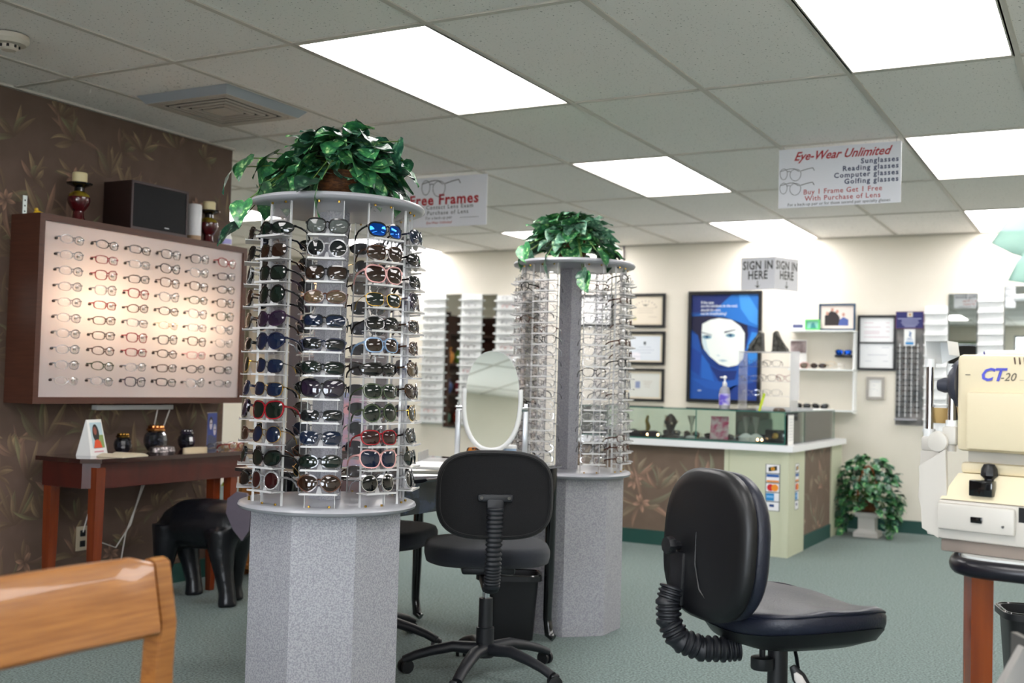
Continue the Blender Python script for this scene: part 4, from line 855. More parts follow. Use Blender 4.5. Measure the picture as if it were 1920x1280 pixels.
t = thing('payment_stickers', 'narrow-looking column of payment card stickers round the counter corner', 'sticker', (CX1+.0225, 7.5, .3)); t['group'] = 'payment sticker columns on the counter'
stick(Matrix(((0, 0, 1, 0), (1, 0, 0, 0), (0, 1, 0, 0), (0, 0, 0, 1))), .098, .31, t)
# glass cases
GL = clear('case glass', 'f4faf7', .02); GE = pm('green glass edge', '2f6a60', .15); DK = pm('dark display cloth', '30383a', .7)
z0 = CZ+.003; h = .215
t = thing('glass_showcase', 'long frameless glass showcase on the front of the counter', 'showcase', (-1.93, 7.38, z0)); x0, x1, y0, y1 = -1.5, 0, 0, .5
for a in ((x0, x1, y0, y0+.005, 0, h), (x0, x1, y1-.005, y1, 0, h), (x1-.005, x1, y0+.005, y1-.005, 0, h), (x0, x0+.005, y0+.005, y1-.005, 0, h), (x0-.002, x1+.002, y0-.002, y1+.002, h, h+.006)):
    b = B(); b.bb(*a); b.done('glass_pane', GL, t, smooth=0)
b = B()
for xx in (x0, x1, -.62): b.bb(xx-.004, xx+.002, y0-.003, y0, 0, h)
b.bb(x0, x1, y0-.0035, y0-.001, h-.0, h+.007); b.bb(x0, x1, y0-.004, y0-.001, 0, .008); b.bb(x1+.001, x1+.004, y0, y1, h, h+.007); b.done('glass_edge', GE, t, smooth=0)
b = B(); b.bb(x0+.01, x1-.01, y0+.01, y1-.01, .0, .006); b.done('case_floor', DK, t, smooth=0)
t = thing('glass_showcase', 'side glass showcase running toward the back wall on the counter', 'showcase', (-1.93, 7.90, z0)); x0, x1, y0, y1 = -.5, 0, 0, .95
for a in ((x0, x1, y0, y0+.005, 0, h), (x0, x1, y1-.005, y1, 0, h), (x1-.005, x1, y0+.005, y1-.005, 0, h), (x0, x0+.005, y0+.005, y1-.005, 0, h), (x0-.002, x1+.002, y0-.002, y1+.002, h, h+.006)):
    b = B(); b.bb(*a); b.done('glass_pane', GL, t, smooth=0)
b = B(); b.bb(x1+.001, x1+.003, y0, y1, h, h+.007); b.bb(x1+.001, x1+.003, y1-.004, y1, 0, h); b.bb(x1+.001, x1+.003, y0, y0+.004, 0, h); b.done('glass_edge', GE, t, smooth=0)
b = B(); b.bb(x0+.01, x0+.014, y0+.01, y1-.01, 0, .13); b.done('inner_back', pm('smoke grey liner', '7a8580', .5), t, smooth=0)
# contents of the front case
zf = z0+.006
def small(name, label, cat, loc, parts, group=None, rz=0):
    t = thing(name, label, cat, loc, rz, group)
    for nm, m, fn in parts:
        b = B(); fn(b); b.done(nm, m, t)
    return t
small('black_case', 'black case with gold emblem in the right end of the showcase', 'case', (-2.02, 7.5, zf), [('case_shell', BLACKG, lambda b: b.box((0, 0, .045), (.15, .06, .09), None, .012)), ('emblem', GOLD, lambda b: b.lathe([(.022, 0), (.02, .004), (.008, .006)], 14, M=T((0, -.03, .05)) @ R(90, 'X')))])
small('card_holder', 'pink and white floral card standing in the showcase', 'card', (-2.44, 7.55, zf), [('card', pm('pink floral card', 'f0d4dc', .5, noise=(22, 'd84a7c', (1, 1, 1), .12)), lambda b: b.box((0, 0, .085), (.13, .004, .16), R(-6, 'X'))), ('foot', ACR, lambda b: b.bb(-.05, .05, -.02, .04, 0, .003))])
for k, (x, l) in enumerate(((-2.25, 'left of two'), (-2.18, 'right of two'))):
    small('goblet_vase', f'{l} white-based clear goblets beside the pink card in the showcase', 'vase', (x, 7.56, zf), [('foot', WHITE, lambda b: b.lathe([(.05, 0), (.05, .03), (.03, .045), (.01, .055)], 18)), ('bowl', clear('cloudy glass', 'dfe4dc', .3), lambda b: b.lathe([(.008, .055), (.012, .09), (.022, .12), (.028, .17)], 16, caps=False))], 'pair of goblets in the showcase')
small('ornament_tree', 'dark cluster ornament with beads in the middle of the showcase', 'ornament', (-2.80, 7.55, zf), [('trunk', pm('dark bronze', '33261e', .4, .6), lambda b: b.lathe([(.07, 0), (.06, .015), (.02, .03), (.03, .07), (.05, .11), (.03, .15), (.008, .17)], 14)), ('bead', pm('pearl bead', 'c9b8a4', .2), lambda b: [b.lathe([(.002, 0), (.012, .008), (.002, .018)], 8, c=(.045*math.cos(k*1.3), .045*math.sin(k*1.3), .03+.016*k)) for k in range(8)])])
small('gold_figurine', 'small gold figurine at the left of the showcase', 'figurine', (-3.0, 7.6, zf), [('base', GOLD, lambda b: b.lathe([(.03, 0), (.03, .01), (.01, .02)], 14)), ('figure', pm('aged gold', 'a8883c', .4, .7), lambda b: b.tube([(0, 0, .02), (.01, 0, .07), (-.004, 0, .11), (.006, 0, .15)], [.012, .018, .012, .009], 10))])
small('purple_box', 'dark purple velvet box left of the cluster ornament', 'box', (-2.98, 7.47, zf), [('box_body', pm('purple velvet', '241a34', .8), lambda b: b.box((0, 0, .022), (.2, .06, .04), None, .008)), ('clasp', GOLD, lambda b: b.box((0, -.032, .025), (.014, .004, .01)))])
small('glass_candlestick', 'clear footed glass vase right of the cluster ornament', 'vase', (-2.66, 7.6, zf), [('foot', WHITE, lambda b: b.lathe([(.04, 0), (.04, .012), (.01, .02)], 16)), ('bowl', clear('cloudy glass', 'dfe4dc', .3), lambda b: b.lathe([(.008, .02), (.01, .09), (.03, .16)], 16, caps=False))])
for k, x in enumerate((-2.93, -2.85, -2.13, -2.10)):
    small('tea_light', f"{('far left', 'left', 'right', 'far right')[k]} small glowing tea light on the showcase floor", 'candle', (x, 7.43, zf), [('cup', GOLD, lambda b: b.lathe([(.014, 0), (.016, .012), (.013, .012)], 14)), ('flame', pm('tea light flame', (1, .62, .32), .5, emit=6), lambda b: b.lathe([(.002, .012), (.007, .017), (.005, .024), (.001, .03)], 8))], 'tea lights in the showcase')
rn = random.Random(77)
for k in range(8):
    x = -3.3+k*.16; st = SUN_POOL[k]; g = getp('sun', st); place(g, (x, 7.62+rn.uniform(-.03, .03), zf+.0015+low(g)), rn.uniform(-.3, .3)); tag(g, f'{ADJ.get(st[1], st[1])} {SHN[st[0]]} sunglasses, {ORD[k]} from the left inside the showcase'.replace('top', 'first'), 'sunglasses', 'sunglasses lying in the showcase')
small('price_sheet', 'tall narrow white printed sheet at the showcase corner', 'paper', (-1.915, 7.40, z0), [('sheet', PAPER, lambda b: b.bb(-.001, .001, 0, .14, 0, .2)), ('print', pm('grey ink', 'b4b6bc', .7), lambda b: [b.bb(.001, .0014, .02, .12, z, z+.003) for z in (.03, .05, .07, .09, .11, .13, .15, .17)])])
small('purple_bottle', 'small lilac pump bottle inside the side showcase', 'bottle', (-2.04, 8.05, z0), [('bottle_body', pm('lilac liquid', '9a94e0', .2, alpha=.8), lambda b: b.lathe([(.03, 0), (.03, .05), (.012, .07)], 16)), ('pump', WHITE, lambda b: b.lathe([(.01, .07), (.01, .085), (.004, .1)], 12))])
# on top of the cases
zt2 = z0+h+.0065
small('hand_sanitizer', 'clear hand sanitizer pump bottle with violet label on the showcase', 'bottle', (-2.405, 7.55, zt2), [('bottle_body', clear('clear gel', 'eef0fa', .35), lambda b: b.lathe([(.036, 0), (.038, .006), (.038, .12), (.03, .15), (.012, .165)], 24)), ('label_band', pm('violet label', '6a5ad0', .4, noise=(16, 'e8e6f6', (1, 1, 1), .08)), lambda b: b.lathe([(.0386, .03), (.0386, .11)], 24, caps=False)),
      ('pump', WHITE, lambda b: (b.lathe([(.014, .165), (.016, .17), (.014, .19), (.006, .192), (.006, .215), (.013, .217), (.013, .23), (.004, .235)], 16), b.box((-.02, 0, .224), (.03, .01, .01), None, .003)))])
t = thing('acrylic_riser', 'tall clear acrylic shelf stand on the counter corner holding glasses', 'display stand', (-2.29, 7.5, zt2))
for s, x in ((0, 0), (1, .36)):
    b = B(); b.bb(x-.003, x+.003, 0, .2, 0, .40); b.done('side_panel', ACR if s == 0 else FROST, t, smooth=0)
b = B(); b.bb(.362, .42, -.004, 0, .08, .41); b.done('front_panel', FROST, t, smooth=0)
for k, z in enumerate((.0, .10, .20, .30, .402)): b = B(); b.bb(-.003, .363, 0, .2, z, z+.005); b.done('shelf', FROST if k == 4 else ACR, t, smooth=0)
k = 0
for z, n in ((.105, 2), (.205, 3), (.305, 2)):
    for q in range(n):
        st = [('oval', 'silver', 'cleargl'), ('square', 'gun', 'cleargl'), ('rect', 'purple', 'cleargl'), ('square', 'brown', 'cleargl'), ('cat', 'red', 'cleargl'), ('round', 'gun', 'cleargl'), ('square', 'tortoise', 'cleargl')][k]
        g = getp('eye', st); place(g, (-2.22+q*.14 if n < 3 else -2.235+q*.125, 7.56, zt2+z+.001+low(g)), 0, 0); k += 1
        tag(g, f"{ADJ.get(st[1], st[1])} {SHN[st[0]]} eyeglasses on the {('lowest', 'middle', 'upper')[int(z*10)-1]} shelf of the acrylic riser, {('left', 'middle' if n == 3 else 'right', 'right')[q]}", 'eyeglasses', 'eyeglasses on the acrylic riser')
BZM = pm('dark bronze figure', '2c2c2a', .4, .5, noise=(30, '5a5a54', (1, 1, 1), .12), bump=(40, .8))
for s, x, l in ((1, -2.20, 'left dark carved bookend with a sloping back, atop the acrylic riser'), (-1, -2.03, 'right dark carved bookend with a sloping back, atop the acrylic riser')):
    t = thing('bookend', l, 'bookend', (x, 7.6, zt2+.408)); t['group'] = 'pair of dark bookends'
    b = B(); b.prism([(-.05*s, 0), (.05*s, 0), (.05*s, .02), (.045*s, .13), (.025*s, .145), (0, .09), (-.025*s, .05), (-.05*s, .02)], -.035, .035, M=R(90, 'X')); b.done('carved_body', BZM, t)
    b = B(); b.tube([(-.03*s, -.03, .03), (-.01*s, -.036, .06), (.02*s, -.03, .11)], [.02, .018, .01], 8); b.done('figure', BZM, t)
    b = B(); b.bb(-.055, .055, -.04, .04, -.0005, .008); b.done('base', BZM, t, smooth=0)
small('highlighter', 'bright yellow-green marker standing by the acrylic riser', 'pen', (-2.13, 7.46, zt2), [('barrel', pm('neon yellow', 'd4e83c', .4), lambda b: b.tube([(0, 0, 0), (.025, 0, .09)], .009, 10)), ('cap', pm('neon yellow cap', 'b8d020', .4), lambda b: b.tube([(.0252, 0, .0905), (.033, 0, .12)], .0095, 10))])
small('tortoise_case', 'little brown case lying on the showcase right of the marker', 'case', (-1.99, 7.45, zt2), [('case_body', pm('brown case', '5a4a3c', .4), lambda b: b.lathe([((.04, .02), 0), ((.045, .024), .01), ((.03, .016), .024), ((.005, .003), .027)], 20)), ('clasp', STEEL, lambda b: b.box((0, -.022, .012), (.01, .004, .006)))])
t = thing('countertop_tray', 'thin white tray on the side showcase in front of the glass shelves', 'tray', (-2.15, 8.4, zt2)); b = B(); b.bb(-.2, .22, -.25, .42, 0, .008); b.bb(-.2, .22, -.25, -.245, .008, .02); b.done('tray_body', WHITE, t, smooth=0)
# ================================================================= back wall
def fr(name, label, cat, x0, x1, z0, z1, fw, fm, depth=.02, group=None, mat=None, mw=0):
    t = thing(name, label, cat, ((x0+x1)/2, YB-.001, (z0+z1)/2), 0, group); w, h = (x1-x0)/2, (z1-z0)/2
    b = B(); O = rc(-w, w, -h, h); I = rc(-w+fw, w-fw, -h+fw, h-fw); b.ring(O, I, lambda x, z: (x, -depth, z), lambda x, z: (x, 0, z)); b.done('frame', fm, t, smooth=0)
    b = B(); b.bb(-w+fw, w-fw, -.008, -.001, -h+fw, h-fw); b.done('sheet', mat or PAPER, t, smooth=0)
    M = Matrix(((1, 0, 0, 0), (0, 0, -1, -.0085), (0, 1, 0, 0), (0, 0, 0, 1))); return t, M, w-fw, h-fw
FB = pm('black wood frame', '14161a', .35); MAT_ = pm('cream mat', 'ddd2bc', .7)
INK = 'b8ac9c'
def lines(M, t, rows, col, z=.0004, hh=.0035, nm='text_line'):
    for (x0, x1, y) in rows: flat(nm, col, rc(x0, x1, y, y+hh), z, M, t)
t, M, w, h = fr('framed_certificate', 'top framed certificate with a faint arch and gold seal, left of the blue poster', 'certificate', -3.885, -3.507, 1.631, 1.935, .024, FB, mat=MAT_, group='framed certificates')
flat('certificate_sheet', 'e6dcca', rc(-w+.02, w-.02, -h+.015, h-.015), .0, M, t)
for k in range(9):
    a = PI*(.12+.76*k/8); flat('arch_letter', '9c9086', [(.11*math.cos(a)+dx, -.0+.085*math.sin(a)+dy) for dx, dy in ((-.006, -.004), (.006, -.004), (.006, .004), (-.006, .004))], .0006, M, t)
flat('eagle_mark', '7a7468', [(-.035, .065), (-.01, .05), (0, .06), (.01, .05), (.035, .065), (.012, .04), (-.012, .04)], .0006, M, t); flat('gold_seal', 'd8cf9c', ell(-.1, -.07, .018, .018), .0006, M, t)
lines(M, t, [(-.1, .1, .02), (-.07, .07, 0), (-.08, .08, -.02), (.03, .11, -.06)], INK)
t, M, w, h = fr('framed_certificate', 'middle framed certificate with a small dark crest, left of the blue poster', 'certificate', -3.887, -3.502, 1.299, 1.597, .024, FB, mat=MAT_, group='framed certificates')
flat('certificate_sheet', 'dfe6ee', rc(-w+.02, w-.02, -h+.012, h-.018), .0, M, t); flat('crest', '2c3440', [(-.012, .055), (.012, .055), (.01, .035), (0, .024), (-.01, .035)], .0006, M, t)
lines(M, t, [(-.06, .06, .005), (-.09, .09, -.02), (-.06, .06, -.045), (-.11, -.03, -.08)], 'b4bccc'); flat('sticky_note', 'f0eef6', rc(-w+.03, -.04, -h+.015, -.04), .0003, M, t)
t, M, w, h = fr('framed_certificate', 'bottom framed certificate with a small blue emblem, left of the blue poster', 'certificate', -3.889, -3.504, .973, 1.264, .022, FB, mat=MAT_, group='framed certificates')
flat('certificate_sheet', 'd8dad4', rc(-w+.025, w-.02, -h+.015, h-.02), .0, M, t); flat('blue_emblem', '8a96b8', rc(-.08, -.035, -.03, .03), .0006, M, t); lines(M, t, [(-.01, .08, .03), (0, .07, .015), (0, .06, 0), (.01, .06, -.02)], INK)
t, M, w, h = fr('framed_certificate', 'framed certificate mostly hidden behind the far tower', 'certificate', -4.36, -4.01, 1.64, 1.935, .022, FB, mat=PAPER, group='framed certificates'); lines(M, t, [(-.08, .08, .04), (-.1, .1, .01), (-.1, .1, -.02)], INK)
# blue poster
t, M, w, h = fr('poster', 'black framed blue poster of a pale hooded face with white caption', 'poster', -3.289, -2.636, .981, 1.945, .028, FB, .03, mat=pm('poster blue', '0f4f9e', .3, noise=(3, '0b2f7a', (1, 1, .6), .2)))
flat('hood_top', '1c2f72', [(-w, .30), (-w, h), (.15, h), (.02, .36), (-.1, .3)], .0004, M, t)
flat('hood_fold', '1f6fc4', [(-w, .27), (-.1, .31), (.06, h), (w, h), (w, .16), (.17, .2), (.0, .26), (-.15, .275)], .0008, M, t); flat('hood_fold', '3d8fdc', [(.12, h), (.2, h), (w, .3), (w, .18), (.22, .22), (.14, .33)], .0012, M, t)
flat('hair', '1a1a3c', [(-w+.0, .265), (-.15, .27), (.0, .255), (.2, .19), (.22, .02), (.16, -.05), (-.2, -.02), (-.235, .1), (-w, .15)], .0016, M, t)
flat('cloth', '1450a8', [(-w, .13), (-.24, .1), (-.2, -.06), (-.14, -.15), (-.02, -.2), (.1, -.19), (.19, -.02), (.21, .1), (.24, .17), (w, .15), (w, -h), (-w, -h)], .002, M, t)
face = [(-.205, .12), (-.2, .2), (-.13, .235), (-.05, .25), (.06, .235), (.14, .18), (.18, .12), (.18, -.02), (.17, -.1), (.12, -.155), (.04, -.172), (-.04, -.15), (-.13, -.08), (-.18, -.02), (-.2, .04)]
flat('face', 'eef6f2', face, .0026, M, t, .35)
flat('face_shade', 'd4e6ea', [(-.2, .12), (-.17, .1), (-.15, .0), (-.12, -.07), (-.13, -.08), (-.18, -.02), (-.2, .04)], .003, M, t)
for x, y, q in ((-.155, .085, -1), (.055, .1, 1)):
    flat('eyebrow', '4a5064', [(x-.055, y+.028-.01*q), (x+.045, y+.03+.016*q), (x+.045, y+.036+.016*q), (x-.055, y+.04-.006*q)], .0034, M, t)
    flat('eye_shadow', '7aa2b4', ell(x, y, .042, .017), .0034, M, t); flat('iris', '1c5c8c', ell(x, y, .014, .013), .0038, M, t); flat('pupil', '0a1420', ell(x, y, .006, .006), .0042, M, t); flat('lash', '1c2838', [(x-.045, y-.002), (x-.01, y+.016), (x+.04, y+.006), (x-.005, y+.01)], .0042, M, t)
flat('nose_shade', 'ccdde2', [(-.07, -.075), (-.05, -.065), (-.03, -.078), (-.05, -.082)], .0034, M, t); flat('lips', 'a8c4d0', [(-.05, -.115), (-.01, -.108), (.04, -.118), (-.01, -.128)], .0034, M, t)
for pl, c in (([(-w, .0), (-.2, -.06), (-.22, -.25), (-w, -.2)], '0d3f96'), ([(-.2, -.06), (-.13, -.15), (-.08, -.3), (-.2, -.27)], '1c63c0'), ([(-.13, -.16), (-.02, -.205), (.12, -.2), (.1, -.28), (-.04, -.3)], '0a2c74'), ([(-w, -.27), (-.1, -.3), (.1, -.28), (.2, -.2), (.24, -.24), (.05, -.38), (-.15, -.36)], '1a58b4'), ([(-.05, -.39), (.1, -.33), (.26, -.3), (w, -.25), (w, -h), (.02, -h)], '0c378a'), ([(.2, .0), (.24, .13), (w, .12), (w, -.1), (.22, -.15)], '2f86d8')):
    flat('cloth_fold', c, pl, .0024, M, t)
WT = pm('white print', 'e8eef8', .5)
for k, (s, y) in enumerate((('If the eyes', .375), ('are the windows to the soul,', .345), ('should the eyes', .31), ('not be breathtaking?', .278))):
    text(s, .033, WT, t, M @ T((-.215, y, .0034)), .85, align='LEFT', bold=.012)
text('eye', .024, WT, t, M @ T((-.23, -.385, .0034)), 1, align='LEFT', bold=.01)
# glass shelves
t = thing('glass_wall_shelf', 'white bracketed glass shelf unit on the back wall beside the document frame', 'shelf', (-2.10, YB, 0))
for z in (.955, 1.285, 1.6):
    b = B(); b.bb(-.26, .26, -.2, -.001, z-.012, z); b.done('shelf_board', pm('white glass shelf', 'eef2f0', .2), t, smooth=0)
for s in (.25,): b = B(); b.bb(s-.006, s+.006, -.12, -.001, .93, 1.6); b.done('upright', WHITE, t, smooth=0)
t, M, w, h = fr('framed_photo', 'blue framed group photo leaning on the top glass shelf', 'photo', -2.138, -1.846, 1.622, 1.84, .014, pm('blue metal frame', '2a4a66', .3, .4)); t.location.y = YB-.08
flat('photo_scene', 'e8dcd4', rc(-w, w, -h, h), 0, M, t); flat('photo_people', '2c2426', [(-.1, -.07), (.02, -.07), (.02, .0), (-.01, .04), (-.05, .05), (-.1, .01)], .0005, M, t); flat('photo_people', '4a5c9c', [(.01, -.07), (.09, -.07), (.09, -.02), (.05, .0), (.02, -.02)], .0008, M, t)
for x, y in ((-.08, .03), (-.04, .06), (0, .045), (.05, .02)): flat('photo_head', 'c49484', ell(x, y, .012, .015), .001, M, t)
t.location.z = 1.712
t, M, w, h = fr('small_photo', 'little green framed photo in front of the blue framed photo', 'photo', -2.24, -2.12, 1.605, 1.69, .012, pm('green frame', '5cc46c', .4), mat=pm('aqua photo', '8cc8c0', .4)); t.location.y = YB-.12; flat('photo_figure', '3c8a8c', [(-.02, -.03), (.03, -.03), (.01, .02), (-.01, .01)], 0, M, t)
small('photo_card', 'white card with a dark silhouette photo left of the green photo', 'photo', (-2.31, YB-.1, 1.602), [('card', PAPER, lambda b: b.bb(-.06, .06, -.002, .002, 0, .11)), ('photo_print', pm('navy photo print', '4a5078', .5), lambda b: b.bb(-.04, .045, -.0028, -.002, .02, .05))])
small('landscape_photo', 'brown landscape photo card under the top glass shelf', 'photo', (-2.31, YB-.06, 1.287), [('card', PAPER, lambda b: b.bb(-.07, .07, -.002, .002, .0, .24)), ('photo_print', pm('sepia photo', '5a4444', .5, noise=(12, 'b8a8a8', (1, 1, 1), .15)), lambda b: b.bb(-.065, .065, -.003, -.002, .13, .23))])
k = 0
for (x, z, st) in ((-2.05, 1.33, ('oval', 'gold', 'cleargl')), (-1.93, 1.42, ('square', 'navy', 'mirror')), (-2.27, 1.31, ('big', 'pink', 'ltbrown')), (-2.12, 1.31, ('oval', 'tortoise', 'brown')), (-1.98, 1.31, ('rect', 'silver', 'cleargl')), (-2.24, .98, ('square', 'black', 'grey')), (-2.1, .98, ('cat', 'black', 'grey'))):
    if k == 1: small('sunglass_rest', 'dark little ledge under the blue mirrored sunglasses on the wall', 'ledge', (-1.93, YB, 1.385), [('plate', BLACK, lambda b: b.bb(-.075, .075, -.1, -.001, 0, .012)), ('lip', BLACK, lambda b: b.bb(-.075, .075, -.1, -.095, .012, .02))])
    g = getp('sun' if st[2] != 'cleargl' else 'eye', st); place(g, (x, YB-(.17 if k != 1 else .13), z if k != 1 else 1.422), 0, 0)
    tag(g, f"{ADJ.get(st[1], st[1])} {SHN[st[0]]} glasses with {LADJ.get(st[2], st[2])} lenses on the back wall shelves", 'glasses', 'glasses on the back wall shelves'); k += 1
# document frame etc.
t, M, w, h = fr('document_frame', 'tall black frame holding two white documents one above the other', 'frame', -1.843, -1.541, 1.284, 1.731, .02, FB, mat=pm('white document', 'eef0f2', .4))
b = B(); b.bb(-w, w, -.018, -.009, -.006, .006); b.done('frame_bar', FB, t, smooth=0)
lines(M, t, [(-.1, -.03, .16), (.07, .1, .16), (-.1, .03, .125), (.07, .1, .125), (-.1, .02, .09), (-.1, .02, .075), (.07, .1, .09), (-.1, .1, .045)], 'c8a0b0'); lines(M, t, [(-.08, -.07, -.04), (.04, .1, -.04), (-.07, .08, -.1), (-.09, -.04, -.15), (.05, .09, -.15)], 'b4b8c4')
t, M, w, h = fr('small_silver_frame', 'small silver framed notice below the document frame', 'frame', -1.768, -1.628, 1.051, 1.232, .02, pm('silver frame', 'a9a49c', .35, .4)); lines(M, t, [(-.03, .03, .05), (-.02, .0, .02), (-.02, .0, -.01), (.01, .02, -.02)], 'c4c8d0')
t = thing('slat_display', 'tall narrow panel of tiny sunglasses with a navy sign on the back wall', 'display', (-1.436, YB, 0))
b = B(); b.bb(-.105, .105, -.012, -.001, .853, 1.62); b.done('panel', pm('panel grey', '8a8684', .5, noise=(8, '40484a', (1, 1, 1), .2)), t, smooth=0)
for x in (-.075, -.03, .015, .06): b = B(); b.bb(x-.003, x+.003, -.016, -.0125, .92, 1.5); b.done('rod', WHITE, t, smooth=0)
b = B(); b.bb(-.105, .06, -.06, -.0125, .892, .905); b.done('tray', pm('grey tray', 'a4a4aa', .4), t, smooth=0)
kk = 0
for r in range(13):
    for c in range(4):
        st = SUN_POOL[(r*3+c*5) % 12]; g = getp('tiny', ('rect', 'black', 'grey') if (r+c) % 3 else ('oval', 'brown', 'brown') if c % 2 else ('round', 'gun', 'grey'))
        place(g, (-1.436-.076+c*.045, YB-.03, 1.47-r*.043), 0, 0); g.scale = (.33,)*3; kk += 1
        tag(g, f"tiny sunglasses, {ORD[r]} row, {ORD[c]} from left on the narrow wall panel".replace('top from', 'first from'), 'sunglasses', 'tiny sunglasses on the narrow wall panel')
t = thing('navy_sign', 'navy blue sign with white lettering above the narrow sunglasses panel', 'sign', (-1.439, YB-.013, 1.69))
b = B(); b.bb(-.106, .106, -.008, 0, -.068, .068); b.done('sign_board', pm('navy board', '1c2064', .4), t, smooth=0); M = Matrix(((1, 0, 0, 0), (0, 0, -1, -.0085), (0, 1, 0, 0), (0, 0, 0, 1)))
flat('emblem', 'd8d4c8', rc(-.018, .022, .025, .062), 0, M, t); flat('emblem_mark', 'b88a4c', ell(.002, .043, .01, .01), .0004, M, t); b = B(); b.ring(rc(-.106, .106, -.068, .068), rc(-.102, .102, -.064, .064), lambda x, z: (x, -.0095, z), lambda x, z: (x, -.0081, z)); b.done('sign_border', pm('plum border', '6a2a5c', .4), t, smooth=0)
lines(M, t, [(-.09, .09, .008), (-.06, .065, -.008), (-.065, .07, -.024), (-.055, .06, -.04), (-.04, .045, -.054)], 'a8acd0', hh=.006)
t = thing('bureau_plaque', 'small white plaque with blue torch emblem below the navy sign', 'plaque', (-1.438, YB-.016, 1.552)); b = B(); b.bb(-.042, .042, -.004, 0, -.066, .066); b.done('plaque_board', WHITE, t, smooth=0)
M = Matrix(((1, 0, 0, 0), (0, 0, -1, -.0045), (0, 1, 0, 0), (0, 0, 0, 1))); flat('torch', '1c5c9c', [(-.004, .05), (.016, .035), (.008, .02), (.014, .0), (-.006, .012), (.0, .03)], 0, M, t); flat('torch_base', '1c5c9c', rc(-.014, .014, -.012, -.006), 0, M, t); flat('banner', '2f86c4', rc(-.03, .03, -.058, -.036), 0, M, t)
lines(M, t, [(-.026, .026, -.02), (-.02, .02, -.028)], '7a9cc4', hh=.003)
# white rack columns with mirrors between
RK = pm('white rack', 'f2f4f4', .35)
rackp = None
def rack(label, x, z0, z1, n, wdt, fill, nm, dz=None):
    t = thing('eyewear_rack', label, 'rack', (x, YB, 0), 0, 'white wall racks')
    b = B(); b.bb(-wdt/2, wdt/2, -.02, -.001, z0, z1); b.done('rack_panel', RK, t, smooth=0)
    dz = (z1-z0)/n; l0 = None
    for k in range(n):
        z = z1-(k+.75)*dz
        if l0 is None: b = B(); b.bb(-wdt/2, wdt/2, -.075, -.0205, -.003, .003); b.bb(-wdt/2, wdt/2, -.077, -.073, -.004, .01); l0 = b.done('ledge', RK, t, smooth=0)
        else: c = l0.copy(); C.objects.link(c); c.parent = t; c.location = (0, 0, z); continue
        l0.location = (0, 0, z)
    rn = random.Random(int(x*100))
    if fill:
        for k in range(n):
            st = rn.choice([('rect', 'silver', 'cleargl'), ('oval', 'pink', 'cleargl'), ('square', 'clear', 'cleargl'), ('rect', 'gun', 'cleargl'), ('oval', 'brown', 'cleargl'), ('square', 'clear', 'cleargl'), ('rect', 'silver', 'cleargl')]); g = getp('tiny', st)
            place(g, (x+rn.uniform(-.01, .01), YB-.06, z1-(k+.75)*dz+.024), rn.uniform(-.1, .1)); g['label'] = f"{ADJ.get(st[1], st[1])} {SHN[st[0]]} eyeglasses, {ORD[k]} row of the {nm}"; g['category'] = 'eyeglasses'; g['group'] = 'eyeglasses on the white wall racks'
rack('leftmost white eyewear rack in the far left corner', -5.93, .68, 1.97, 16, .26, True, 'leftmost white rack')
rack('white eyewear rack just left of the oval mirror', -5.50, .68, 1.955, 16, .23, True, 'rack left of the oval mirror')
rack('white eyewear rack just behind the far tower left strip', -5.09, .68, 1.94, 16, .26, True, 'rack behind the far tower')
rack('empty white rack right of the tiny sunglasses panel', -1.24, .80, 1.80, 12, .17, False, '')
rack('empty white rack between the two wall mirrors at the right', -.845, .80, 1.895, 13, .18, False, '')
def wmirror(label, x0, x1, z0, z1, dark=True):
    t = thing('wall_mirror', label, 'mirror', ((x0+x1)/2, YB, 0), 0, 'tall narrow wall mirrors'); w = (x1-x0)/2
    b = B(); b.bb(-w, w, -.014, -.001, z0, z1); b.done('backing_board', pm('grey edge', '6c7472', .4), t, smooth=0)
    b = B(); b.bb(-w+.006, w-.006, -.018, -.0145, z0+.006, z1-.006); b.done('mirror_glass', MIRROR, t, smooth=0)
wmirror('narrow wall mirror between the first two left racks', -5.795, -5.62, .652, 1.958); wmirror('narrow wall mirror behind the top of the oval mirror', -5.38, -5.225, .68, 1.95); wmirror('narrow wall mirror seen through the left of the far tower', -4.955, -4.78, .69, 1.905)
wmirror('wall mirror above the exam instrument, left of two at the right', -1.15, -.94, .9, 1.896); wmirror('wall mirror at the right edge of the photo', -.75, -.3, .9, 1.95)
t = thing('ceiling_cable', 'dark cable dropping from the ceiling behind the far ivy', 'cable', (-3.92, YB-.01, ZC)); b = B(); b.tube([(0, 0, 0), (.004, 0, -.08), (-.004, 0, -.19), (0, 0, -.4)], .006, 6); b.done('cable_sheath', pm('mauve cable', '4a3a4c', .5), t)
b = B(); b.lathe([(.012, 0), (.012, -.008)], 10); b.done('cable_clip', STEEL, t)
# floor plant by the counter
t = thing('plant_pedestal', 'small white stone pedestal under the basket plant', 'pedestal', (-1.665, 8.86, 0)); PST = pm('white plaster', 'd9d6d2', .7, bump=(40, .3))
for nm, a in (('base', [(.13, 0), (.13, .03), (.115, .045)]), ('shaft', [(.095, .045), (.088, .06), (.088, .14), (.095, .15)]), ('cap', [(.11, .15), (.12, .165), (.12, .185)])):
    b = B(); b.lathe(a, 4, start=PI/4); b.done(nm, PST, t, smooth=0)
p = plant('bushy ivy in a wicker basket on the white pedestal by the back wall', (-1.665, 8.86, .187), 320, .072, .235, .2, .36, 31, [POTH2, POTH], [(.17*s2+.02*math.cos(i*2), -.1+.02*i % .07, -.02-.03*i) for i in range(5) for s2 in (-1, 1)], low=-.45, front=True, zoff=.08)
b = B(); b.tube([(.075*math.cos(PI*k/12), -.02, .1+.25*math.sin(PI*k/12)) for k in range(13)], .008, 6); b.done('basket_handle', pm('orange wicker', 'a4562c', .6), p)
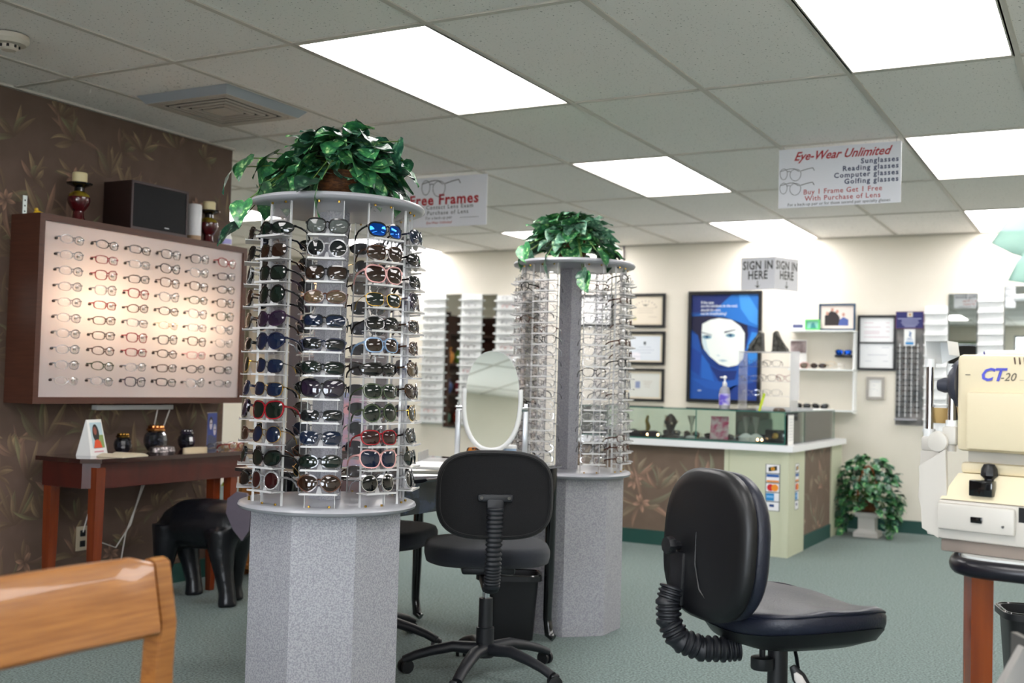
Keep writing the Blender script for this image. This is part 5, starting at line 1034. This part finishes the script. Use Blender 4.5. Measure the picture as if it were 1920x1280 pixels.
# ================================================================= hanging signs
RED = pm('red print', 'b0202c', .5); NAVY = pm('navy print', '26305c', .5); GREY = pm('grey print', '3c3c44', .5); SGN = pm('sign white', 'e8e9f0', .35)
def spec(M, t, s=1, back=False):
    """line drawing of a pair of glasses, origin at the left lens"""
    O = ell(.0, .0, .026, .03, 24); m = GREY
    for pts in ([(.018*math.cos(a)-.0, .03*math.sin(a)*(1 if math.sin(a) < 0 else .8)) for a in [2*PI*k/24 for k in range(24)]], [(.058+.027*math.cos(a), -.006+.033*math.sin(a)*(1 if math.sin(a) < 0 else .75)) for a in [2*PI*k/24 for k in range(24)]]):
        b = B(); b.tube([(x, y, 0) for x, y in pts], .0011, 4, M=M, closed=True); b.done('spectacle_drawing', m, t)
    for pts, r in (([(-.018, .012), (.03, .022), (.05, .022), (.075, .006)], .0014), ([(.084, .008), (.115, .016), (.142, .02), (.15, .006)], .0016), ([(.017, .008), (.025, .01), (.033, .008)], .0014)):
        b = B(); b.tube([(x, y, 0) for x, y in pts], r, 4, M=M); b.done('spectacle_drawing', m, t)
def wire_hang(t, xs, z0, z1):
    for x in xs: b = B(); b.tube([(x, 0, z0), (x, 0, z1)], .0012, 5); b.done('hanging_wire', clear('fishing line', 'ffffff', .5), t)
def ewsign():
    t = thing('hanging_sign', 'white hanging sign listing sunglasses, reading and golfing glasses in red and blue', 'sign', (-1.236, 5.672, 2.045)); t['group'] = 'white hanging signs'
    b = B(); b.bb(-.304, .304, -.002, .002, 0, .305); b.done('sign_board', SGN, t, smooth=0); wire_hang(t, (-.28, .28), .3, ZC-2.045+.003)
    for sd in (0, 1):
        Mx = (T((0, -.0024, 0)) if sd == 0 else Matrix.Rotation(PI, 4, 'Z') @ T((0, -.0024, 0))) @ FACE_Y
        text('Eye-Wear Unlimited', .062, RED, t, Mx @ T((.01, .244, 0)), .92, .45, .02)
        for k, s in enumerate(('Sunglasses', 'Reading glasses', 'Computer glasses', 'Golfing glasses')): text(s, .036, NAVY, t, Mx @ T((.292, .207-k*.033, 0)), 1, 0, .026, 'RIGHT', sp=1.2)
        text('Buy 1 Frame Get 1 Free', .036, RED, t, Mx @ T((.02, .066, 0)), 1, 0, .01, sp=1.1); text('With Purchase of Lens', .036, RED, t, Mx @ T((.02, .032, 0)), 1, 0, .01, sp=1.12)
        text('For a back-up pair or for those second pair specialty glasses', .0215, GREY, t, Mx @ T((0, .009, 0)), .98, 0, .004)
        spec(Mx @ T((-.278, .18, 0)) @ Matrix.Scale(1.05, 4), t); spec(Mx @ T((-.278, .106, 0)) @ Matrix.Scale(1.05, 4), t)
    return t
ewsign()
t = thing('hanging_sign', 'white hanging sign advertising free frames in large red letters', 'sign', (-3.592, 5.672, 2.04)); t['group'] = 'white hanging signs'
b = B(); b.bb(-.304, .304, -.002, .002, 0, .305); b.done('sign_board', SGN, t, smooth=0); wire_hang(t, (-.28, .28), .3, ZC-2.04+.003)
for sd in (0, 1):
    Mx = (T((0, -.0024, 0)) if sd == 0 else Matrix.Rotation(PI, 4, 'Z') @ T((0, -.0024, 0))) @ FACE_Y
    spec(Mx @ T((-.13, .25, 0)) @ Matrix.Scale(1.65, 4), t); text('Free Frames', .088, RED, t, Mx @ T((.0, .138, 0)), 1.02, 0, .03, sp=1.1)
    text('After Contact Lens Exam', .034, GREY, t, Mx @ T((-.01, .11, 0)), 1, 0, .012, sp=1.25); text('With Purchase of Lens', .034, GREY, t, Mx @ T((-.02, .076, 0)), 1, 0, .012, sp=1.25)
    text('For a back-up pair', .026, GREY, t, Mx @ T((-.03, .048, 0)), 1); text('Eye-Wear Unlimited', .022, RED, t, Mx @ T((-.03, .02, 0)), 1, .3, .01)
    flat('signature_rule', '4a4a50', rc(.12, .25, .05, .052), 0, Mx, t)
t = thing('sign_in_sign', 'folded white sign-in-here sign hanging above the counter corner', 'sign', (-2.19, 8.0, 1.84)); wire_hang(t, (-.0,), .24, ZC-1.84)
BK = pm('black print', '16161a', .5)
for s, a in ((0, -11), (1, 66)):
    ww = .27
    b = B(); x0, x1 = (-ww, 0) if s == 0 else (0, ww); b.bb(x0, x1, -.0015, .0015, 0, .24, M=R(a, 'Z')); b.done('sign_panel', SGN, t, smooth=0)
    Mx = R(a, 'Z') @ T(((x0+x1)/2, -.002, 0)) @ FACE_Y
    text('SIGN IN', .088, BK, t, Mx @ T((0, .152, 0)), .74, 0, .02, sp=1.08); text('HERE', .088, BK, t, Mx @ T((0, .08, 0)), .74, 0, .02, sp=1.08)
    flat('arrow_shaft', BK, rc(-.003, .003, .025, .066), 0, Mx, t); flat('arrow_head', BK, [(0, .012), (.022, .035), (0, .026), (-.022, .035)], .0001, Mx, t)
# ================================================================= hutch in the alcove (seen through the near tower)
t = thing('hutch', 'tall dark mahogany open hutch seen through the near tower', 'cabinet', (-3.96, 5.02, 0), math.radians(27))
HUT = pm('dark mahogany', '2e1a14', .4, noise=(7, '44241a', (3, 3, .4), .3))
for x in (-.16, .34):
    b = B(); b.bb(x-.03, x+.03, -.03, .03, 0, 1.74); b.done('post', HUT, t, smooth=0)
for z, m in ((.72, MAHOGL), (1.70, HUT), (1.22, HUT)): b = B(); b.bb(-.3 if z < 1 else -.129, .309, -.029, .25, z-.025, z); b.done('shelf', m, t, smooth=0)
b = B(); b.bb(-.128, .308, -.02, .25, .08, .68); b.done('cabinet_body', HUT, t, smooth=0)
b = B(); b.bb(-.11, .29, -.035, -.021, .12, .64); b.done('door_panel', MAHOG, t, smooth=0); b = B(); b.lathe([(.004, 0), (.012, .012), (.004, .02)], 10, M=T((-.07, -.035, .4)) @ R(90, 'X')); b.done('door_knob', GOLD, t)
hm = Matrix.Rotation(math.radians(27), 4, 'Z')
def hp(x, y, z): v = hm @ Vector((x, y, 0)); return (-3.96+v.x, 5.02+v.y, z)
t = thing('table_lamp', 'small amber lamp glowing on the upper hutch shelf', 'lamp', hp(-.05, .1, 1.222))
b = B(); b.lathe([(.05, 0), (.05, .012), (.012, .02), (.02, .1), (.03, .16), (.008, .26), (.006, .34)], 18); b.done('base', pm('lamp ceramic', '8a3c24', .3), t)
b = B(); b.lathe([(.07, .33), (.045, .43)], 20, caps=False); b.done('lamp_shade', pm('amber shade', (1, .55, .22), .6, emit=1.6), t)
la = bpy.data.lights.new('bulb', 'POINT'); la.energy = 2.5; la.color = (1, .6, .3); la.shadow_soft_size = .03; lo = bpy.data.objects.new('bulb', la); C.objects.link(lo); lo.parent = t; lo.location = (0, 0, .38)
t = thing('folk_picture', 'small pink and blue picture leaning on the middle hutch shelf', 'picture', hp(.14, .12, .722)); b = B(); b.bb(-.1, .1, -.006, .006, 0, .3, M=hm); b.done('picture_board', pm('pink blue print', 'd8a0a4', .5, noise=(7, '7c9cc4', (1, 1, 1), .1)), t, smooth=0)
t = thing('window_print', 'pale framed print on the wall behind the board, seen at the near tower left edge', 'picture', (-4.9, 4.5+.001, 0))
bpy.data.objects.remove(t)
t = thing('standing_frame', 'tall pale framed panel standing behind the left edge of the near tower', 'screen', (-4.62, 5.26, 0), math.radians(27)); b = B(); b.ring(rc(-.11, .11, .02, 1.66), rc(-.085, .085, .06, 1.63), lambda x, z: (x, -.012, z), lambda x, z: (x, .012, z)); b.done('frame', pm('grey olive frame', '6c6a58', .5), t, smooth=0)
b = B(); b.bb(-.085, .085, -.004, .004, .06, 1.63); b.done('panel', pm('ivory fabric', 'dcd8cc', .7, noise=(6, 'c4bfae', (8, 8, .4), .2)), t, smooth=0)
b = B(); b.bb(-.12, -.08, -.1, .1, 0, .02); b.bb(.08, .12, -.1, .1, 0, .02); b.done('foot', BLACK, t, smooth=0)
# ================================================================= right side table and exam instrument
t = thing('exam_table', 'white topped exam table with thick black edge under the instrument', 'table', (.25, 3.13, 0))
b = B(); pad(b, .6, .375, .055, 8, T((0, 0, .672))); 
b.bm.free(); b = B(); O = [(.6*math.copysign(abs(math.cos(2*PI*k/64))**.22, math.cos(2*PI*k/64)), .375*math.copysign(abs(math.sin(2*PI*k/64))**.22, math.sin(2*PI*k/64))) for k in range(64)]
b.tube([(x*.975, y*.96, .703) for x, y in O], [.0175]*64, 12, closed=True, flat=1.2); b.done('edge_bumper', pm('black edge bumper', '14131c', .3), t, smooth=70)
b = B(); b.prism([(x*.96, y*.935) for x, y in O], .684, .7275); b.done('table_top', pm('white table laminate', 'dfe3e0', .35), t, smooth=0)
LEGC = pm('cherry table leg', '9a4a14', .22, noise=(6, '6c2c0c', (3, 3, .3), .25), coat=.4)
for x in (-.53, .5):
    for y in (-.28, .27): b = B(); b.lathe([(.034, 0), (.036, .683)], 4, start=PI/4+.45, c=(x+(.14 if y > 0 and x < 0 else 0), y, 0)); b.done('leg', LEGC, t, smooth=0)
IV = pm('ivory instrument plastic', 'e9dcbc', .35); IV2 = pm('pale instrument plastic', 'd0ccc4', .35); TP = pm('taupe base', '8c8078', .45); DG = pm('dark grey rubber', '3e404c', .4)
ang = math.radians(-15); t = thing('exam_instrument', 'ivory tonometer with chin rest, marked CT-20, on the exam table', 'instrument', (-.342, 2.85, .728), ang)
def ib(nm, m, *a, bev=.004): b = B(); b.bb(*a, bev); return b.done(nm, m, t)
ib('base_skid', TP, -.03, .42, .012, .34, .0, .03); ib('base_drawer', IV2, -.035, .43, 0, .36, .03, .125, bev=.008)
ib('slide_cover', IV2, -.03, .15, -.014, .002, .055, .118, bev=.006)
b = B(); b.mesh([(-.03, .004, .126), (.43, .004, .126), (.43, .35, .126), (-.03, .35, .126), (.0, .04, .188), (.43, .04, .188), (.43, .33, .188), (.0, .33, .188)], [(0, 1, 2, 3), (4, 7, 6, 5), (0, 4, 5, 1), (1, 5, 6, 2), (2, 6, 7, 3), (3, 7, 4, 0)]); b.done('sloped_deck', IV, t, smooth=0)
ib('neck_plinth', IV, .0, .42, .05, .32, .188, .215, bev=.008); ib('neck', IV2, .01, .4, .07, .3, .214, .245)
ib('head_housing', IV, .0, .44, .02, .34, .243, .475, bev=.012); ib('side_cover', IV, .03, .46, .0, .022, .248, .385, bev=.008); ib('top_cap', pm('pale cap', 'eef0ee', .35), .05, .43, .06, .32, .475, .487, bev=.005)
ib('blue_tab', pm('blue tab', '3c3f8c', .4), .045, .07, .07, .1, .4755, .484, bev=0)
Mx = T((0, .0192, 0)) @ FACE_Y
text('CT', .042, pm('blue letters', '5a5fd0', .4), t, Mx @ T((.056, .413, .0012)), 1, .3, .03, 'LEFT'); text('-20', .027, pm('grey letters', '6c665c', .4), t, Mx @ T((.103, .413, .0012)), 1, .3, 0, 'LEFT')
flat('model_rule', 'a49c8c', rc(.148, .3, .4145, .4155), .0012, Mx, t); flat('index_mark', '6c665c', rc(.022, .034, .425, .427), .0012, Mx, t)
for k in range(8): flat('vent_slot', '5c463c', [(.134+k*.011, .468), (.137+k*.011, .468), (.139+k*.011, .452), (.136+k*.011, .452)], .0012, Mx, t)
b = B(); b.lathe([(.062, 0), (.06, .01), (.05, .022), (.03, .028)], 28, M=T((-.0, .07, .405)) @ R(-90, 'Y')); b.done('measuring_cone', DG, t)
b = B(); b.lathe([(.017, 0), (.019, .02), (.014, .035), (.005, .038)], 20, M=T((-.02, .05, .40)) @ R(-90, 'Y')); b.done('nozzle', DG, t)
b = B(); b.lathe([(.011, 0), (.012, .012), (.021, .02), (.019, .036), (.013, .046), (.004, .048)], 8, c=(.075, .035, .168)); b.done('joystick_knob', BLACK, t, smooth=40)
b = B(); b.box((.068, .012, .158), (.055, .028, .038), R(0, 'X'), .003); b.done('joystick_housing', BLACKG, t)
b = B(); b.bb(.052, .078, -.019, -.0142, .078, .092, .001); b.done('rocker_switch', BLACKG, t); b = B(); b.lathe([(.003, 0), (.003, .002)], 10, M=T((.125, -.014, .075)) @ R(90, 'X')); b.done('screw', STEEL, t)
ib('drawer_recess', BLACK, .155, .24, -.001, .02, .088, .122, bev=0)
# chin rest frame on the patient side (-x)
b = B(); b.prism([(-.034, .025), (-.085, .03), (-.11, .12), (-.105, .235), (-.06, .245), (-.05, .13), (-.035, .12)], .06, .075, M=R(90, 'X') @ T((0, 0, -.14))); b.done('bracket_plate', IV2, t, smooth=0)
b = B(); b.prism([(-.034, .03), (-.075, .05), (-.085, .2), (-.02, .245), (-.015, .13), (-.034, .12)], .0, .012, M=R(90, 'X') @ T((0, 0, -.02))); b.done('bracket_plate', IV2, t, smooth=0)
ib('holder_block', IV2, -.105, -.055, .06, .11, .235, .272, bev=.008); ib('holder_block', IV2, -.035, .0, .02, .06, .255, .3, bev=.006)
for x, y, z0_, z1_, r in ((-.09, .08, .27, .445, .0095), (-.055, .13, .24, .435, .0085), (-.018, .04, .295, .425, .0095)):
    b = B(); b.tube([(x, y, z0_), (x, y, z1_)], r, 18); b.done('chrome_rod', CHROME, t, smooth=60)
    b = B(); b.tube([(x, y, z1_), (x, y, z1_+.02)], r*1.35, 16); b.tube([(x, y, z0_-.005), (x, y, z0_+.02)], r*1.5, 16); b.done('rod_collar', WHITE, t, smooth=50)
b = B(); b.mesh([(-.095, .075, .455), (-.085, .14, .455), (-.04, .14, .475), (-.035, .06, .475), (-.1, .075, .51), (-.09, .14, .51), (-.045, .14, .51), (-.04, .06, .51)], [(0, 1, 5, 4), (1, 2, 6, 5), (2, 3, 7, 6), (4, 5, 6, 7)]); b.done('forehead_rest', WHITE, t, smooth=0)
b = B(); b.bb(-.11, -.05, .09, .15, .345, .352, .002); b.done('tissue_pad', PAPER, t)
b = B(); b.lathe([(.02, .305), (.028, .32), (.033, .343)], 20, c=(-.08, .12, 0)); b.done('chin_cup', pm('tan cup', 'cfae72', .5), t)
b = B(); b.bb(-.03, .0, .1, .16, .352, .36, .002); b.done('tissue_pad', PAPER, t); b = B(); b.lathe([(.012, .30), (.022, .32), (.026, .35)], 20, c=(-.015, .13, 0)); b.done('chin_cup', MATS['tan cup'], t)
b = B(); b.lathe([(.024, 0), (.026, .004), (.024, .012), (.018, .014)], 24, M=T((-.04, .018, .262)) @ R(90, 'X')); b.done('height_dial', IV2, t)
for z, x in ((.1, -.088), (.16, -.07)): b = B(); b.lathe([(.003, 0), (.003, .002)], 10, M=T((x, .065, z)) @ R(90, 'X')); b.done('screw', BLACK, t)
# bin and steel stand at the lower right
t = thing('waste_bin', 'black waste bin cut by the right edge under the exam table', 'bin', (-.22, 4.30, 0), .3); bin_(t, .1, .08, .125, .105, .36)
t = thing('steel_stand', 'grey steel wedge bracket with black knob at the lower right corner', 'stand', (-.16, 2.21, 0), math.radians(28.5)); GSP = pm('grey steel plate', 'a9a6a2', .4, .3)
b = B(); b.prism([(-.13, .392), (.016, .655), (.2, .655), (.2, .392)], -.012, .012, M=R(90, 'X')); b.done('wedge_plate', GSP, t, smooth=0)
b = B(); b.bb(.02, .032, -.05, .05, .40, .67); b.done('rear_flange', pm('dark steel flange', '6c6a68', .4, .4), t, smooth=0)
b = B(); b.tube([(.14, 0, .015), (.14, 0, .4)], .022, 16); b.done('column', GSP, t); b = B(); b.lathe([(.085, 0), (.085, .012), (.03, .02)], 28, c=(.14, 0, 0)); b.done('foot', GSP, t)
b = B(); b.lathe([(.006, 0), (.006, .01), (.016, .012), (.016, .026), (.01, .03)], 8, M=T((-.036, 0, .56)) @ R(-60, 'Y')); b.done('clamp_knob', BLACK, t, smooth=30)
# ================================================================= oak chair at the lower left
t = thing('oak_chair', 'honey oak chair back in the lower left foreground', 'chair', (-1.46, 1.1, 0))
OK2 = pm('honey oak', 'a66e38', .28, noise=(14, '87552a', (4, .6, 14), .2), coat=.4, bump=(60, .1))
tl = R(-12, 'Y')
b = B(); n = 8
prof = [(-.0, .66), (.024, .662), (.03, .672), (.004, .792), (-.002, .8), (-.014, .8), (-.022, .792)]
# rail: section in x-z, extruded along y, gently bowed
Y0, Y1 = .826, 1.364; vs = []; m_ = 14
for k in range(m_+1):
    f = k/m_; y = Y0+(Y1-Y0)*f; bow = -.018*math.sin(PI*f); top = .0 if f < .96 else -.012*((f-.96)/.04)**2
    sec = [(.012, .672), (.018, .667), (.028, .667), (.034, .674), (.012, .79+top), (.006, .798+top), (-.002, .798+top), (-.009, .79+top)]
    vs += [(x+bow, y, z) for x, z in sec]
fs = []
for k in range(m_):
    for q in range(8): fs.append((k*8+q, k*8+(q+1) % 8, (k+1)*8+(q+1) % 8, (k+1)*8+q))
fs += [tuple(range(8)), tuple(m_*8+q for q in range(8))]
b.M = T((1.46-1.43, -1.1, 0)); b.mesh(vs, fs); b.done('back_rail', OK2, t, smooth=50)
for y in (1.375, .78):
    b = B(); b.M = T((.03, -1.1, 0)); b.prism([(.012, 0), (-.03, 0), (-.028, .45), (-.012, .66), (-.034, .775), (-.02, .79), (.0, .785), (.022, .68), (.014, .6), (.014, .45)], y+.0, y+.04, M=Matrix(((1, 0, 0, 0), (0, 0, 1, 0), (0, 1, 0, 0), (0, 0, 0, 1)))); 
    bmesh.ops.bevel(b.bm, geom=[e for e in b.bm.edges], offset=.004, segments=2, affect='EDGES'); b.done('rear_leg', OK2, t, smooth=50)
    b = B(); b.M = T((.03, -1.1, 0)); b.bb(-.46, -.42, y, y+.04, 0, .42, .004); b.done('front_leg', OK2, t)
b = B(); b.M = T((.03, -1.1, 0)); b.bb(-.47, -.0325, .80, 1.40, .40, .44, .006); b.done('seat', OK2, t)
# ================================================================= pale leaf lamp at the right edge
t = thing('leaf_ornament', 'pale green pointed leaf ornament at the right edge of the photo', 'ornament', (.06, 2.15, 0)); LG = pm('frosted green leaf', 'a4cfc0', .4, alpha=.85)
b = B(); b.lathe([(.07, 0), (.07, .02), (.02, .03)], 24); b.done('foot', STEEL, t); b = B(); b.tube([(0, 0, .02), (0, 0, 1.3), (-.01, 0, 1.42), (-.03, -.01, 1.46)], .009, 10); b.done('stem', WHITE, t)
for (tip, root, wd) in (((-.252, -.06, 1.372), (-.02, -.01, 1.43), .07), ((-.225, -.06, 1.305), (-.02, -.01, 1.42), .055), ((.2, .05, 1.36), (.0, .0, 1.44), .07)):
    tip = Vector(tip); root = Vector(root); d = tip-root; sd = d.cross(Vector((.4, -.9, 0.1))).normalized(); nm = d.cross(sd).normalized(); vs = []; fs = []
    for k in range(9):
        f = k/8; ww = wd*math.sin(PI*(f*.92+.06))**.8*(1-f*.2) if k < 8 else 0
        c = root+d*f+nm*.01*math.sin(f*PI)
        vs += [c-sd*ww, c+nm*.004, c+sd*ww]
    for k in range(8): fs += [(k*3, k*3+1, k*3+4, k*3+3), (k*3+1, k*3+2, k*3+5, k*3+4)]
    b = B(); b.mesh(vs, fs); lf = b.done('leaf', LG, t, smooth=180); m = lf.modifiers.new('th', 'SOLIDIFY'); m.thickness = .003
b = B(); b.tube([(-.02, -.01, 1.25), (-.1, -.03, 1.285), (-.215, -.055, 1.275)], .006, 8); b.done('white_arm', WHITE, t)

t = thing('ornament_shelf', 'dark shelf of coloured ornaments reflected in the far left wall mirrors', 'shelf', (-7.72, 5.7, 0))
for y in (-.6, .6): b = B(); b.bb(-.15, .15, y-.015, y+.015, 0, 2.0); b.done('side_panel', HUT, t, smooth=0)
for k in range(5): b = B(); b.bb(-.149, .149, -.584, .584, .4*k+.12, .4*k+.14); b.done('shelf_board', HUT, t, smooth=0)
b = B(); b.bb(-.149, -.14, -.584, .584, .14, 1.99); b.done('back_panel', HUT, t, smooth=0)
rn = random.Random(3); cols = ['a8301c', 'c8843c', '3c6a58', '8c2a3c', 'd8c49c', '2c4a7a', '6a8a3c']
for k in range(4):
    for q in range(4):
        c = cols[(k*3+q*2) % 7]; h = rn.uniform(.12, .24); r = rn.uniform(.05, .09)
        o = thing('vase', f'ornamental vase, {ORD[k]} shelf up and {ORD[q].replace("top", "first")} along, on the mirrored shelf', 'vase', (-7.7, 5.28+.28*q, .14+.4*k+.001), 0, 'vases on the mirrored shelf')
        b = B(); b.lathe([(r*.6, 0), (r, h*.35), (r*.9, h*.6), (r*.4, h*.8), (r*.5, h)], 16); b.done('vase_body', pm('vase '+c, c, .3), o)
        b = B(); b.lathe([(r*.52, h-.004), (r*.55, h+.006), (r*.45, h+.006)], 16, caps=False); b.done('rim', GOLD, o)
